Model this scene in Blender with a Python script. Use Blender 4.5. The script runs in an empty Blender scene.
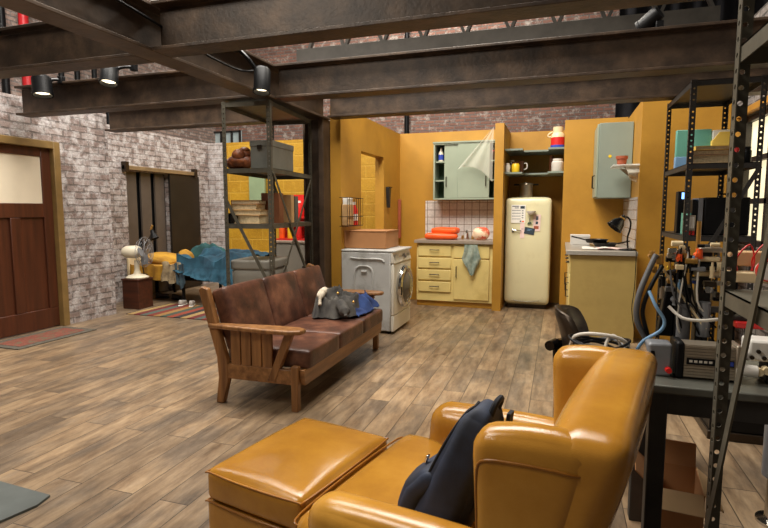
import bpy, bmesh, math, random
from mathutils import Vector, Matrix, Euler, noise
random.seed(7)
R = math.radians
PI = math.pi
SC = bpy.context.scene
COL = SC.collection

# ------------------------------------------------------------------ camera
cam = bpy.data.cameras.new('camera')
cam.sensor_width = 36.0
cam.lens = 36.0 * 530.0 / 768.0
cam.clip_start = 0.05
cam_o = bpy.data.objects.new('camera', cam)
COL.objects.link(cam_o)
cam_o.location = (0, 0, 1.3)
cam_o.rotation_euler = (R(90 - 5.818), 0, R(18.26))
SC.camera = cam_o

# ------------------------------------------------------------------ world, lights, exposure
SC.view_settings.view_transform = 'Standard'
SC.view_settings.look = 'None'
SC.view_settings.gamma = 1.0
SC.view_settings.use_curve_mapping = False
SC.view_settings.exposure = 0.0
w = bpy.data.worlds.new('hall_ambience')
SC.world = w
w.use_nodes = True
w.node_tree.nodes['Background'].inputs[0].default_value = (1.0, 0.86, 0.70, 1)
w.node_tree.nodes['Background'].inputs[1].default_value = 0.10


def area(name, loc, target, sx, sy, power, col):
    l = bpy.data.lights.new(name, 'AREA')
    l.shape = 'RECTANGLE'
    l.size = sx
    l.size_y = sy
    l.energy = power
    l.color = col
    o = bpy.data.objects.new(name, l)
    COL.objects.link(o)
    o.location = loc
    o.rotation_euler = (Vector(target) - Vector(loc)).to_track_quat('-Z', 'Y').to_euler()
    return o


area('softbox_living', (-1.6, 3.2, 5.0), (-1.6, 3.2, 0), 2.6, 2.2, 360, (1.0, 0.94, 0.86))
area('softbox_left', (-4.2, 3.2, 5.0), (-4.6, 3.6, 0), 2.2, 2.2, 185, (1.0, 0.95, 0.88))
area('softbox_kitchen', (-0.9, 5.4, 4.6), (-0.9, 6.6, 0.8), 1.1, 0.7, 98, (1.0, 0.92, 0.80))
area('softbox_alcove', (-4.4, 6.7, 4.6), (-4.6, 7.2, 0.8), 1.6, 1.2, 80, (1.0, 0.94, 0.86))
area('hall_back_fill', (-3.0, 9.6, 6.6), (-3.2, 12.6, 3.2), 4.0, 1.2, 330, (1.0, 0.93, 0.84))  # added fill, brightens the dark far brick wall; not a known lamp
area('hall_left_fill', (-6.6, 5.0, 6.6), (-9.0, 6.5, 3.0), 1.2, 3.0, 260, (1.0, 0.95, 0.88))  # unseen fill, raised to brighten the brick on the far left
area('softbox_front', (-2.4, 0.4, 3.4), (-0.9, 2.2, 0.4), 1.2, 0.9, 60, (1.0, 0.92, 0.80))

# ------------------------------------------------------------------ materials


def S(r, g, b):
    f = lambda c: (c / 255 / 12.92) if c / 255 <= 0.04045 else ((c / 255 + 0.055) / 1.055) ** 2.4
    return (f(r), f(g), f(b), 1.0)


class NT:
    def __init__(s, name):
        s.m = bpy.data.materials.new(name)
        s.m.use_nodes = True
        s.t = s.m.node_tree
        s.b = s.t.nodes['Principled BSDF']

    def n(s, kind, **k):
        nd = s.t.nodes.new(kind)
        for a, v in k.items():
            if a.startswith('i_'):
                key = a[2:].replace('_', ' ')
                nd.inputs[key].default_value = v
            else:
                setattr(nd, a, v)
        return nd

    def l(s, a, b):
        s.t.links.new(a, b)

    def coords(s, scale=(1, 1, 1), rot=(0, 0, 0), loc=(0, 0, 0)):
        tc = s.n('ShaderNodeTexCoord')
        mp = s.n('ShaderNodeMapping')
        mp.inputs['Scale'].default_value = scale
        mp.inputs['Rotation'].default_value = rot
        mp.inputs['Location'].default_value = loc
        s.l(tc.outputs['Object'], mp.inputs['Vector'])
        return mp.outputs['Vector']

    def ramp(s, fac, stops):
        r = s.n('ShaderNodeValToRGB')
        el = r.color_ramp.elements
        while len(el) < len(stops):
            el.new(0.5)
        for e, (p, c) in zip(el, stops):
            e.position = p
            e.color = c
        s.l(fac, r.inputs['Fac'])
        return r.outputs['Color']

    def mix(s, fac, a, b, mode='MIX'):
        m = s.n('ShaderNodeMix', data_type='RGBA', blend_type=mode)
        for sock, v in ((m.inputs[0], fac), (m.inputs[6], a), (m.inputs[7], b)):
            if isinstance(v, (int, float, tuple)):
                sock.default_value = v
            else:
                s.l(v, sock)
        return m.outputs[2]

    def bump(s, h, strength=0.3, dist=0.01):
        b = s.n('ShaderNodeBump')
        b.inputs['Strength'].default_value = strength
        b.inputs['Distance'].default_value = dist
        s.l(h, b.inputs['Height'])
        s.l(b.outputs['Normal'], s.b.inputs['Normal'])

    def noise(s, vec, scale, detail=4, rough=0.55):
        nz = s.n('ShaderNodeTexNoise')
        nz.inputs['Scale'].default_value = scale
        nz.inputs['Detail'].default_value = detail
        nz.inputs['Roughness'].default_value = rough
        s.l(vec, nz.inputs['Vector'])
        return nz.outputs['Fac']

    def out(s, col=None, rough=0.5, metal=0.0):
        if col is not None:
            if isinstance(col, tuple):
                s.b.inputs['Base Color'].default_value = col
            else:
                s.l(col, s.b.inputs['Base Color'])
        if isinstance(rough, (int, float)):
            s.b.inputs['Roughness'].default_value = rough
        else:
            s.l(rough, s.b.inputs['Roughness'])
        s.b.inputs['Metallic'].default_value = metal
        return s.m


def plain(name, c, rough=0.5, metal=0.0, var=0.18, scale=9, bump=0.05, dirt_or_sheen=None, dirt_or_sheen_at=(0.55, 0.75)):
    k = NT(name)
    v = k.coords()
    f = k.noise(v, scale, 5)
    d = tuple(x * (1 - var) for x in c[:3]) + (1,)
    h = tuple(min(1, x * (1 + var)) for x in c[:3]) + (1,)
    col = k.ramp(f, [(0.3, d), (0.7, h)])
    if dirt_or_sheen:
        f2 = k.noise(v, scale * 0.45, 7, 0.7)
        msk = k.ramp(f2, [(dirt_or_sheen_at[0], (0, 0, 0, 1)), (dirt_or_sheen_at[1], (1, 1, 1, 1))])
        col = k.mix(msk, col, dirt_or_sheen)
    if bump:
        k.bump(k.noise(v, scale * 6, 3), bump, 0.005)
    return k.out(col, rough, metal)


def wood(name, dark, light, axis='Y', scale=3.0, rough=0.45):
    k = NT(name)
    sc = {'X': (0.6, 9, 9), 'Y': (9, 0.6, 9), 'Z': (9, 9, 0.6)}[axis]
    v = k.coords(sc)
    f = k.noise(v, scale, 6, 0.6)
    col = k.ramp(f, [(0.3, dark), (0.7, light)])
    k.bump(f, 0.12, 0.004)
    return k.out(col, rough)


def brick(name, axis, bw, bh, mortar, c1, c2, cm, blotch=None, blotch_at=(0.45, 0.62), bump=0.6, rough=0.85, dist=0.012, offset=0.5, warp=0.0, wash=None):
    """axis = the world axis that runs along the wall"""
    k = NT(name)
    tc = k.n('ShaderNodeTexCoord')
    sp = k.n('ShaderNodeSeparateXYZ')
    cb = k.n('ShaderNodeCombineXYZ')
    k.l(tc.outputs['Object'], sp.inputs[0])
    k.l(sp.outputs[axis], cb.inputs[0])
    k.l(sp.outputs['Z'], cb.inputs[1])
    vec = cb.outputs[0]
    if warp:
        nz = k.n('ShaderNodeTexNoise')
        nz.inputs['Scale'].default_value = 5.0
        nz.inputs['Detail'].default_value = 3
        k.l(tc.outputs['Object'], nz.inputs['Vector'])
        mu = k.n('ShaderNodeVectorMath', operation='MULTIPLY_ADD')
        k.l(nz.outputs['Color'], mu.inputs[0])
        mu.inputs[1].default_value = (warp, warp, 0)
        k.l(vec, mu.inputs[2])
        vec = mu.outputs[0]
    b = k.n('ShaderNodeTexBrick', offset=offset)
    k.l(vec, b.inputs['Vector'])
    b.inputs['Color1'].default_value = c1
    b.inputs['Color2'].default_value = c2
    b.inputs['Mortar'].default_value = cm
    b.inputs['Scale'].default_value = 1.0
    b.inputs['Mortar Size'].default_value = mortar
    b.inputs['Mortar Smooth'].default_value = 0.3
    b.inputs['Bias'].default_value = 0.0
    b.inputs['Brick Width'].default_value = bw
    b.inputs['Row Height'].default_value = bh
    col = b.outputs['Color']
    v = tc.outputs['Object']
    if blotch:
        f = k.noise(v, 7.0, 8, 0.72)
        msk = k.ramp(f, [(blotch_at[0], (0, 0, 0, 1)), (blotch_at[1], (1, 1, 1, 1))])
        col = k.mix(msk, col, blotch)
    if wash:
        f = k.noise(v, 2.0, 4, 0.6)
        msk = k.ramp(f, [(0.4, (0, 0, 0, 1)), (0.75, (0.75, 0.75, 0.75, 1))])
        col = k.mix(msk, col, wash)
    f3 = k.noise(v, 40, 4)
    col = k.mix(0.35, col, k.ramp(f3, [(0.3, (0.35, 0.35, 0.35, 1)), (0.7, (1, 1, 1, 1))]), 'MULTIPLY')
    hh = k.n('ShaderNodeMath', operation='MULTIPLY_ADD')
    k.l(b.outputs['Fac'], hh.inputs[0])
    hh.inputs[1].default_value = -1.0
    k.l(k.noise(v, 25, 5, 0.65), hh.inputs[2])
    k.bump(hh.outputs[0], bump, dist)
    return k.out(col, rough)


def floor_mat():
    k = NT('plank_floor')
    tc = k.n('ShaderNodeTexCoord')
    sp = k.n('ShaderNodeSeparateXYZ')
    cb = k.n('ShaderNodeCombineXYZ')
    k.l(tc.outputs['Object'], sp.inputs[0])
    k.l(sp.outputs['Y'], cb.inputs[0])
    k.l(sp.outputs['X'], cb.inputs[1])
    b = k.n('ShaderNodeTexBrick', offset=0.37)
    k.l(cb.outputs[0], b.inputs['Vector'])
    b.inputs['Color1'].default_value = (0, 0, 0, 1)
    b.inputs['Color2'].default_value = (1, 1, 1, 1)
    b.inputs['Mortar'].default_value = (0.5, 0.5, 0.5, 1)
    b.inputs['Scale'].default_value = 1.0
    b.inputs['Mortar Size'].default_value = 0.0022
    b.inputs['Mortar Smooth'].default_value = 0.2
    b.inputs['Brick Width'].default_value = 0.92
    b.inputs['Row Height'].default_value = 0.152
    tone = b.outputs['Color']
    # grain: stretched along Y, shifted per plank
    sh = k.n('ShaderNodeVectorMath', operation='MULTIPLY_ADD')
    k.l(tone, sh.inputs[0])
    sh.inputs[1].default_value = (7.3, 11.1, 3.0)
    k.l(tc.outputs['Object'], sh.inputs[2])
    mp = k.n('ShaderNodeMapping')
    mp.inputs['Scale'].default_value = (17, 3.4, 1)
    k.l(sh.outputs[0], mp.inputs['Vector'])
    g1 = k.noise(mp.outputs[0], 1.0, 8, 0.68)
    mp2 = k.n('ShaderNodeMapping')
    mp2.inputs['Scale'].default_value = (4.0, 1.6, 1)
    k.l(sh.outputs[0], mp2.inputs['Vector'])
    g2 = k.noise(mp2.outputs[0], 1.0, 5, 0.6)
    col = k.ramp(g1, [(0.25, S(82, 62, 44)), (0.42, S(136, 113, 88)), (0.58, S(163, 139, 110)), (0.78, S(188, 165, 136))])
    grey = k.ramp(g1, [(0.25, S(72, 62, 52)), (0.5, S(114, 99, 83)), (0.75, S(148, 131, 111))])
    m2 = k.ramp(g2, [(0.44, (0, 0, 0, 1)), (0.62, (1, 1, 1, 1))])
    col = k.mix(m2, col, grey)
    tn = k.ramp(tone, [(0.0, (0.78, 0.78, 0.78, 1)), (1.0, (1.08, 1.06, 1.02, 1))])
    col = k.mix(1.0, col, tn, 'MULTIPLY')
    col = k.mix(b.outputs['Fac'], col, S(52, 42, 34))
    hh = k.n('ShaderNodeMath', operation='MULTIPLY_ADD')
    k.l(b.outputs['Fac'], hh.inputs[0])
    hh.inputs[1].default_value = -1.2
    k.l(g1, hh.inputs[2])
    kn = k.noise(tc.outputs['Object'], 2.6, 6, 0.7)
    col = k.mix(0.6, col, k.ramp(kn, [(0.35, (0.74, 0.73, 0.72, 1)), (0.6, (1, 1, 1, 1))]), 'MULTIPLY')
    k.bump(hh.outputs[0], 0.25, 0.004)
    return k.out(col, 0.34)


def leather(name, dark, mid, light, rough=0.3, scale=5.0, bumpy=0.08):
    k = NT(name)
    v = k.coords()
    f = k.noise(v, scale, 6, 0.62)
    col = k.ramp(f, [(0.3, dark), (0.5, mid), (0.72, light)])
    vo = k.n('ShaderNodeTexVoronoi', feature='DISTANCE_TO_EDGE')
    vo.inputs['Scale'].default_value = 260
    k.l(v, vo.inputs['Vector'])
    hh = k.n('ShaderNodeMath', operation='MULTIPLY_ADD')
    k.l(k.noise(v, 14, 4), hh.inputs[0])
    hh.inputs[1].default_value = 3.0
    k.l(vo.outputs['Distance'], hh.inputs[2])
    k.bump(hh.outputs[0], bumpy, 0.006)
    return k.out(col, rough)


def cloth(name, c, c2=None, scale=6, rough=0.9):
    k = NT(name)
    v = k.coords()
    c2 = c2 or tuple(x * 0.7 for x in c[:3]) + (1,)
    col = k.ramp(k.noise(v, scale, 5), [(0.35, c2), (0.65, c)])
    wv = k.n('ShaderNodeTexWave')
    wv.inputs['Scale'].default_value = 120
    k.l(v, wv.inputs['Vector'])
    k.bump(wv.outputs['Fac'], 0.1, 0.001)
    return k.out(col, rough)


def glow(name, c, e):
    k = NT(name)
    k.b.inputs['Base Color'].default_value = c
    k.b.inputs['Emission Color'].default_value = c
    k.b.inputs['Emission Strength'].default_value = e
    return k.m


def stripes(name, axis, cols, period, rough=0.9):
    k = NT(name)
    tc = k.n('ShaderNodeTexCoord')
    sp = k.n('ShaderNodeSeparateXYZ')
    k.l(tc.outputs['Object'], sp.inputs[0])
    m = k.n('ShaderNodeMath', operation='MULTIPLY')
    k.l(sp.outputs[axis], m.inputs[0])
    m.inputs[1].default_value = 1.0 / period
    fr = k.n('ShaderNodeMath', operation='FRACT')
    k.l(m.outputs[0], fr.inputs[0])
    r = k.n('ShaderNodeValToRGB')
    r.color_ramp.interpolation = 'CONSTANT'
    el = r.color_ramp.elements
    while len(el) < len(cols):
        el.new(0.5)
    for i, (e, c) in enumerate(zip(el, cols)):
        e.position = i / len(cols)
        e.color = c
    k.l(fr.outputs[0], r.inputs['Fac'])
    f = k.noise(tc.outputs['Object'], 60, 3)
    col = k.mix(0.5, r.outputs['Color'], k.ramp(f, [(0.3, (0.4, 0.4, 0.4, 1)), (0.7, (1, 1, 1, 1))]), 'MULTIPLY')
    k.bump(f, 0.3, 0.003)
    return k.out(col, rough)


def film_mat(name, c, alpha):
    k = NT(name)
    k.b.inputs['Base Color'].default_value = c
    k.b.inputs['Roughness'].default_value = 0.25
    k.b.inputs['Alpha'].default_value = alpha
    return k.m


def glass_mat(name, c, alpha=0.35, rough=0.05):
    k = NT(name)
    k.b.inputs['Base Color'].default_value = c
    k.b.inputs['Roughness'].default_value = rough
    k.b.inputs['Alpha'].default_value = alpha
    return k.m


M = {}
M['floor'] = floor_mat()
M['white_brick_y'] = brick('whitewashed_brick', 'Y', 0.235, 0.076, 0.011, S(176, 162, 156), S(136, 116, 108), S(120, 110, 104), S(204, 198, 196), (0.45, 0.6), 0.85, 0.85, 0.018, 0.42, 0.035)
M['white_brick_x'] = brick('whitewashed_brick_end', 'X', 0.235, 0.076, 0.011, S(172, 162, 156), S(150, 134, 126), S(132, 122, 116), S(196, 190, 188), (0.42, 0.6), 0.75, 0.85, 0.018, 0.42, 0.035)
M['yellow_block'] = brick('yellow_painted_block', 'X', 0.42, 0.2, 0.010, S(190, 144, 26), S(176, 130, 22), S(196, 152, 44), S(204, 160, 44), (0.5, 0.75), 0.5, 0.6, 0.012)
M['red_brick'] = brick('old_red_brick', 'X', 0.24, 0.078, 0.012, S(160, 116, 100), S(126, 94, 84), S(130, 122, 116), S(190, 178, 168), (0.52, 0.64), 0.8, 0.9, 0.02, 0.5, 0.02)
M['red_brick_y'] = brick('old_red_brick_side', 'Y', 0.24, 0.078, 0.012, S(190, 164, 150), S(150, 126, 116), S(140, 132, 126), S(206, 196, 188), (0.52, 0.64), 0.8, 0.9, 0.02, 0.5, 0.02)
M['grey_brick_y'] = brick('grey_painted_brick', 'Y', 0.24, 0.078, 0.012, S(170, 162, 156), S(140, 132, 128), S(100, 96, 92), S(190, 184, 178), (0.5, 0.64), 0.8, 0.9, 0.02, 0.5, 0.02)
M['yellow_wall'] = plain('ochre_painted_plywood', S(180, 132, 44), 0.5, 0, 0.10, 3.0, 0.10, S(158, 110, 30), (0.5, 0.85))
M['steel_beam'] = plain('rusty_brown_steel', S(72, 56, 42), 0.5, 0.2, 0.6, 7.0, 0.4, S(40, 29, 21), (0.42, 0.7))
M['beam_plate'] = plain('brown_grey_steel', S(82, 66, 52), 0.48, 0.25, 0.38, 4.0, 0.3, S(44, 33, 24), (0.5, 0.7))
M['rack_steel'] = plain('grey_green_painted_steel', S(88, 84, 72), 0.5, 0.35, 0.22, 10, 0.1, S(60, 50, 40), (0.56, 0.72))
M['dark_steel'] = plain('dark_steel', S(60, 58, 56), 0.45, 0.5, 0.2, 10, 0.05)
M['black'] = plain('black_plastic', S(17, 17, 18), 0.42, 0, 0.15, 20, 0.03)
M['black_gloss'] = plain('black_enamel', S(13, 13, 14), 0.18, 0, 0.1, 20, 0)
M['black'].node_tree.nodes['Principled BSDF'].inputs['Specular IOR Level'].default_value = 0.2
M['black_cloth'] = cloth('black_drape_cloth', S(30, 30, 36), S(20, 20, 24))
M['ceiling'] = plain('dark_roof_deck', S(40, 36, 34), 0.9, 0, 0.2, 3, 0.1)
M['truss'] = plain('grey_painted_truss', S(86, 82, 76), 0.6, 0.2, 0.2, 4, 0.1)
M['red_paint'] = plain('red_paint', S(190, 30, 36), 0.4, 0, 0.12, 6, 0.03)
M['door_wood'] = wood('red_brown_door_wood', S(60, 30, 16), S(86, 44, 24), 'Z', 2.4, 0.4)
M['door_frame'] = plain('olive_door_frame_paint', S(128, 102, 58), 0.5, 0, 0.15, 8, 0.05)
M['frosted'] = plain('frosted_cream_pane', S(226, 214, 190), 0.35, 0, 0.05, 4, 0.02)
M['metal_door'] = plain('brown_black_sheet_steel', S(48, 42, 37), 0.4, 0.5, 0.25, 2.2, 0.05, S(110, 78, 40), (0.64, 0.85))  # golden blotches stand for a warm reflection, put into the steel colour
M['slat'] = plain('taupe_slat_paint', S(84, 74, 66), 0.5, 0, 0.12, 6, 0.05)
M['rail'] = plain('brass_brown_rail', S(140, 118, 86), 0.5, 0.3, 0.2, 8, 0.05)
M['sofa_wood'] = wood('oak_sofa_wood', S(104, 66, 34), S(164, 116, 68), 'Y', 2.6, 0.4)
M['sofa_wood_z'] = wood('oak_sofa_wood_upright', S(104, 66, 34), S(164, 116, 68), 'Z', 2.6, 0.4)
M['sofa_leather'] = leather('worn_brown_leather', S(44, 26, 18), S(80, 47, 33), S(120, 78, 56), 0.42, 6.0, 0.15)
M['tan_leather'] = leather('mustard_tan_leather', S(150, 102, 34), S(172, 121, 42), S(190, 140, 58), 0.19, 3.0, 0.07)
M['tan_piping'] = leather('tan_leather_piping', S(130, 80, 22), S(152, 98, 30), S(174, 118, 42), 0.28, 5.0, 0.05)
M['foot_wood'] = wood('dark_red_foot_wood', S(70, 30, 18), S(112, 52, 30), 'Z', 2.5, 0.35)
M['navy'] = cloth('navy_nylon', S(36, 48, 72), S(18, 24, 38), 8, 0.7)
M['navy_strap'] = cloth('dark_navy_webbing', S(14, 17, 26), S(9, 11, 17), 8, 0.8)
M['jacket'] = cloth('faded_charcoal_cotton', S(82, 78, 72), S(46, 44, 43), 9)
M['jacket_lining'] = cloth('cream_fleece', S(202, 190, 170), S(150, 138, 120), 16)
M['blue_cloth'] = cloth('royal_blue_cloth', S(40, 66, 120), S(22, 36, 76), 7)
M['blanket'] = cloth('petrol_blue_blanket', S(36, 82, 102), S(17, 48, 64), 5)
M['blanket_dark'] = cloth('dark_teal_cloth', S(36, 84, 84), S(24, 58, 60), 5)
M['mustard'] = cloth('mustard_sheet', S(196, 148, 44), S(152, 106, 28), 5)
M['beige_cloth'] = cloth('beige_striped_cotton', S(176, 158, 124), S(120, 104, 80), 12)
M['navy_check'] = cloth('dark_teal_check_cotton', S(64, 84, 92), S(36, 48, 58), 14)
M['washer'] = plain('white_enamel_scuffed', S(198, 198, 194), 0.35, 0, 0.05, 6, 0.02, S(140, 136, 128), (0.5, 0.7))
M['washer_front'] = plain('cream_white_enamel', S(226, 220, 204), 0.3, 0, 0.04, 6, 0.02)
M['smoke_glass'] = plain('smoky_door_glass', S(104, 98, 88), 0.08, 0.2, 0.2, 4, 0)
M['chrome'] = plain('chrome', S(200, 198, 194), 0.15, 1.0, 0.05, 10, 0)
M['card'] = plain('corrugated_cardboard', S(176, 124, 78), 0.8, 0, 0.08, 5, 0.06)
M['card_light'] = plain('pale_cardboard', S(206, 170, 124), 0.8, 0, 0.08, 5, 0.06)
M['card_dark'] = plain('brown_cardboard_inside', S(126, 84, 52), 0.85, 0, 0.1, 5, 0.06)
M['cream_cab'] = plain('cream_yellow_cabinet_paint', S(224, 202, 130), 0.4, 0, 0.06, 4, 0.03, S(192, 164, 92), (0.55, 0.8))
M['olive_cab'] = plain('olive_cream_laminate', S(182, 156, 92), 0.45, 0, 0.07, 4, 0.03, S(158, 132, 74), (0.5, 0.85))
M['toe'] = plain('ochre_toe_board', S(176, 128, 40), 0.5, 0, 0.1, 5, 0.03)
M['counter'] = plain('grey_taupe_worktop', S(150, 136, 122), 0.35, 0, 0.08, 12, 0.02)
M['counter_grey'] = plain('cool_grey_worktop', S(164, 158, 148), 0.3, 0, 0.08, 12, 0.02)
M['mint'] = plain('mint_green_paint', S(150, 160, 140), 0.42, 0, 0.05, 4, 0.03, S(132, 142, 122), (0.6, 0.85))
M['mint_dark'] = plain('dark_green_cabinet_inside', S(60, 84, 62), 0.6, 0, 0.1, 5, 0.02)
M['grey_mint'] = plain('grey_green_paint', S(134, 144, 132), 0.42, 0, 0.05, 4, 0.03, S(116, 126, 114), (0.6, 0.85))
M['handle_dark'] = plain('aged_dark_metal', S(62, 52, 42), 0.35, 0.7, 0.15, 20, 0.02)
M['tile_x'] = brick('white_square_tile', 'X', 0.105, 0.1, 0.0045, S(232, 226, 218), S(222, 214, 206), S(140, 118, 100), None, (0, 1), 0.25, 0.18, 0.003, 0.0)
M['tile_y'] = brick('white_square_tile_side', 'Y', 0.105, 0.1, 0.0045, S(232, 228, 222), S(222, 216, 210), S(140, 124, 108), None, (0, 1), 0.25, 0.18, 0.003, 0.0)
M['fridge'] = plain('ivory_enamel', S(220, 212, 172), 0.25, 0, 0.03, 4, 0.01, S(196, 182, 136), (0.55, 0.85))
M['white'] = plain('white_paint', S(230, 226, 218), 0.45, 0, 0.04, 8, 0.02)
M['paper'] = plain('paper', S(236, 232, 222), 0.8, 0, 0.03, 8, 0.01)
M['pink_paper'] = plain('pink_note_paper', S(232, 204, 196), 0.8, 0, 0.03, 8, 0.01)
M['ink'] = plain('grey_ink', S(84, 88, 98), 0.8, 0, 0.1, 30, 0)
M['slate_card'] = plain('slate_blue_card', S(44, 58, 70), 0.6, 0, 0.2, 20, 0)
M['orange'] = plain('orange_plastic', S(244, 96, 32), 0.4, 0, 0.1, 12, 0.1)
M['red'] = plain('red_plastic', S(206, 36, 32), 0.4, 0, 0.1, 12, 0.03)
M['blue_p'] = plain('blue_plastic', S(52, 74, 170), 0.4, 0, 0.1, 12, 0.03)
M['light_blue'] = plain('pale_blue_tube', S(120, 160, 196), 0.4, 0, 0.1, 12, 0.02)
M['yellow_p'] = plain('yellow_plastic', S(236, 196, 40), 0.4, 0, 0.08, 12, 0.02)
M['jar_brown'] = plain('brown_jar_glass', S(74, 42, 24), 0.15, 0, 0.2, 10, 0)
M['jar_white'] = plain('white_stoneware', S(220, 212, 200), 0.3, 0, 0.05, 10, 0.02)
M['terracotta'] = plain('terracotta', S(160, 82, 52), 0.6, 0, 0.12, 12, 0.05)
M['towel'] = cloth('pale_aqua_towel', S(168, 180, 166), S(122, 138, 128), 14)
M['floral'] = plain('red_and_cream_print', S(240, 212, 180), 0.7, 0, 0.05, 10, 0.1, S(226, 88, 56), (0.48, 0.54))
M['film'] = film_mat('thin_clear_plastic_film', S(236, 232, 216), 0.34)
M['glass'] = glass_mat('clear_glass', S(220, 228, 224), 0.3)
M['glass_shelf'] = glass_mat('frosted_glass_shelf', S(226, 224, 216), 0.6, 0.3)
M['pan'] = plain('black_iron_pan', S(40, 36, 34), 0.4, 0.4, 0.2, 10, 0.03)
M['box_grey'] = plain('grey_crate_paint', S(112, 112, 104), 0.5, 0.1, 0.15, 5, 0.05, S(92, 88, 78), (0.5, 0.75))
M['bin_grey'] = plain('warm_grey_bin_plastic', S(132, 128, 118), 0.5, 0, 0.06, 6, 0.03)
M['book_tan'] = plain('tan_book_cover', S(190, 150, 100), 0.7, 0, 0.12, 10, 0.04)
M['book_brown'] = plain('brown_book_cover', S(130, 78, 46), 0.6, 0, 0.12, 10, 0.04)
M['pages'] = stripes('page_edges', 'Z', [S(226, 206, 166), S(206, 184, 142)], 0.004)
M['wicker'] = leather('glossy_brown_leather', S(72, 34, 18), S(124, 66, 34), S(176, 104, 58), 0.35, 14.0, 0.3)
M['green_board'] = plain('sage_green_board', S(134, 152, 116), 0.6, 0, 0.08, 5, 0.03)
M['teal_folder'] = plain('teal_card_box', S(96, 158, 140), 0.6, 0, 0.08, 5, 0.03)
M['yellow_card'] = plain('pale_yellow_card', S(240, 206, 96), 0.6, 0, 0.06, 8, 0.03)
M['cream_plastic'] = plain('cream_plastic', S(226, 206, 164), 0.4, 0, 0.06, 12, 0.03)
M['alu'] = plain('brushed_aluminium', S(176, 164, 146), 0.35, 0.7, 0.1, 14, 0.03)
M['brass'] = plain('brass', S(206, 160, 86), 0.3, 0.8, 0.12, 14, 0.02)
M['cast_grey'] = plain('grey_cast_housing', S(128, 130, 134), 0.4, 0.2, 0.08, 14, 0.05)
M['table_grey'] = plain('grey_green_table_steel', S(96, 96, 88), 0.4, 0.2, 0.12, 6, 0.04, S(72, 68, 60), (0.55, 0.75))
M['hose_grey'] = plain('grey_rubber_hose', S(96, 96, 98), 0.5, 0, 0.1, 12, 0.02)
M['cable_white'] = plain('white_cable', S(214, 208, 196), 0.45, 0, 0.05, 12, 0)
M['concrete_mat'] = plain('slate_grey_plate', S(92, 98, 96), 0.4, 0.1, 0.2, 5, 0.06, S(112, 92, 66), (0.56, 0.75))
M['rug'] = stripes('striped_kilim', 'X', [S(120, 48, 34), S(150, 112, 60), S(66, 76, 64), S(142, 62, 40), S(52, 44, 44), S(164, 134, 84), S(106, 40, 36), S(84, 92, 84)], 0.8)
M['mat_edge'] = plain('charcoal_mat_weave', S(86, 80, 70), 0.95, 0, 0.25, 40, 0.3)
M['mat_red'] = plain('faded_red_mat_weave', S(120, 66, 52), 0.95, 0, 0.25, 30, 0.3, S(92, 86, 66), (0.5, 0.6))
M['crate_wood'] = wood('dark_red_crate_wood', S(48, 24, 13), S(84, 42, 23), 'X', 2.5, 0.45)
M['fan'] = plain('ivory_fan_enamel', S(214, 204, 180), 0.35, 0, 0.05, 10, 0.02)
M['bulb'] = glow('warm_lamp_lens', (1.0, 0.84, 0.58, 1), 3.0)
M['lit_window'] = glow('lit_frosted_window', (1.0, 0.87, 0.56, 1), 1.05)
M['far_window'] = glow('pale_far_window_pane', (0.50, 0.60, 0.60, 1), 0.10)
M['led_blue'] = glow('blue_indicator', (0.2, 0.45, 1.0, 1), 3.0)
M['yellow_cloth'] = cloth('yellow_duster_cloth', S(216, 170, 40), S(150, 104, 20), 14)
M['shoe'] = plain('black_shoe_leather', S(38, 34, 32), 0.4, 0, 0.2, 14, 0.04)
M['shoe_white'] = plain('white_shoe_canvas', S(170, 164, 156), 0.7, 0, 0.1, 14, 0.04)
M['display_red'] = plain('red_display_card', S(204, 34, 28), 0.45, 0, 0.15, 9, 0.03, S(236, 200, 170), (0.6, 0.66))
M['tan_pole'] = plain('ochre_timber', S(190, 136, 50), 0.55, 0, 0.12, 5, 0.05)

# ------------------------------------------------------------------ mesh tools


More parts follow.
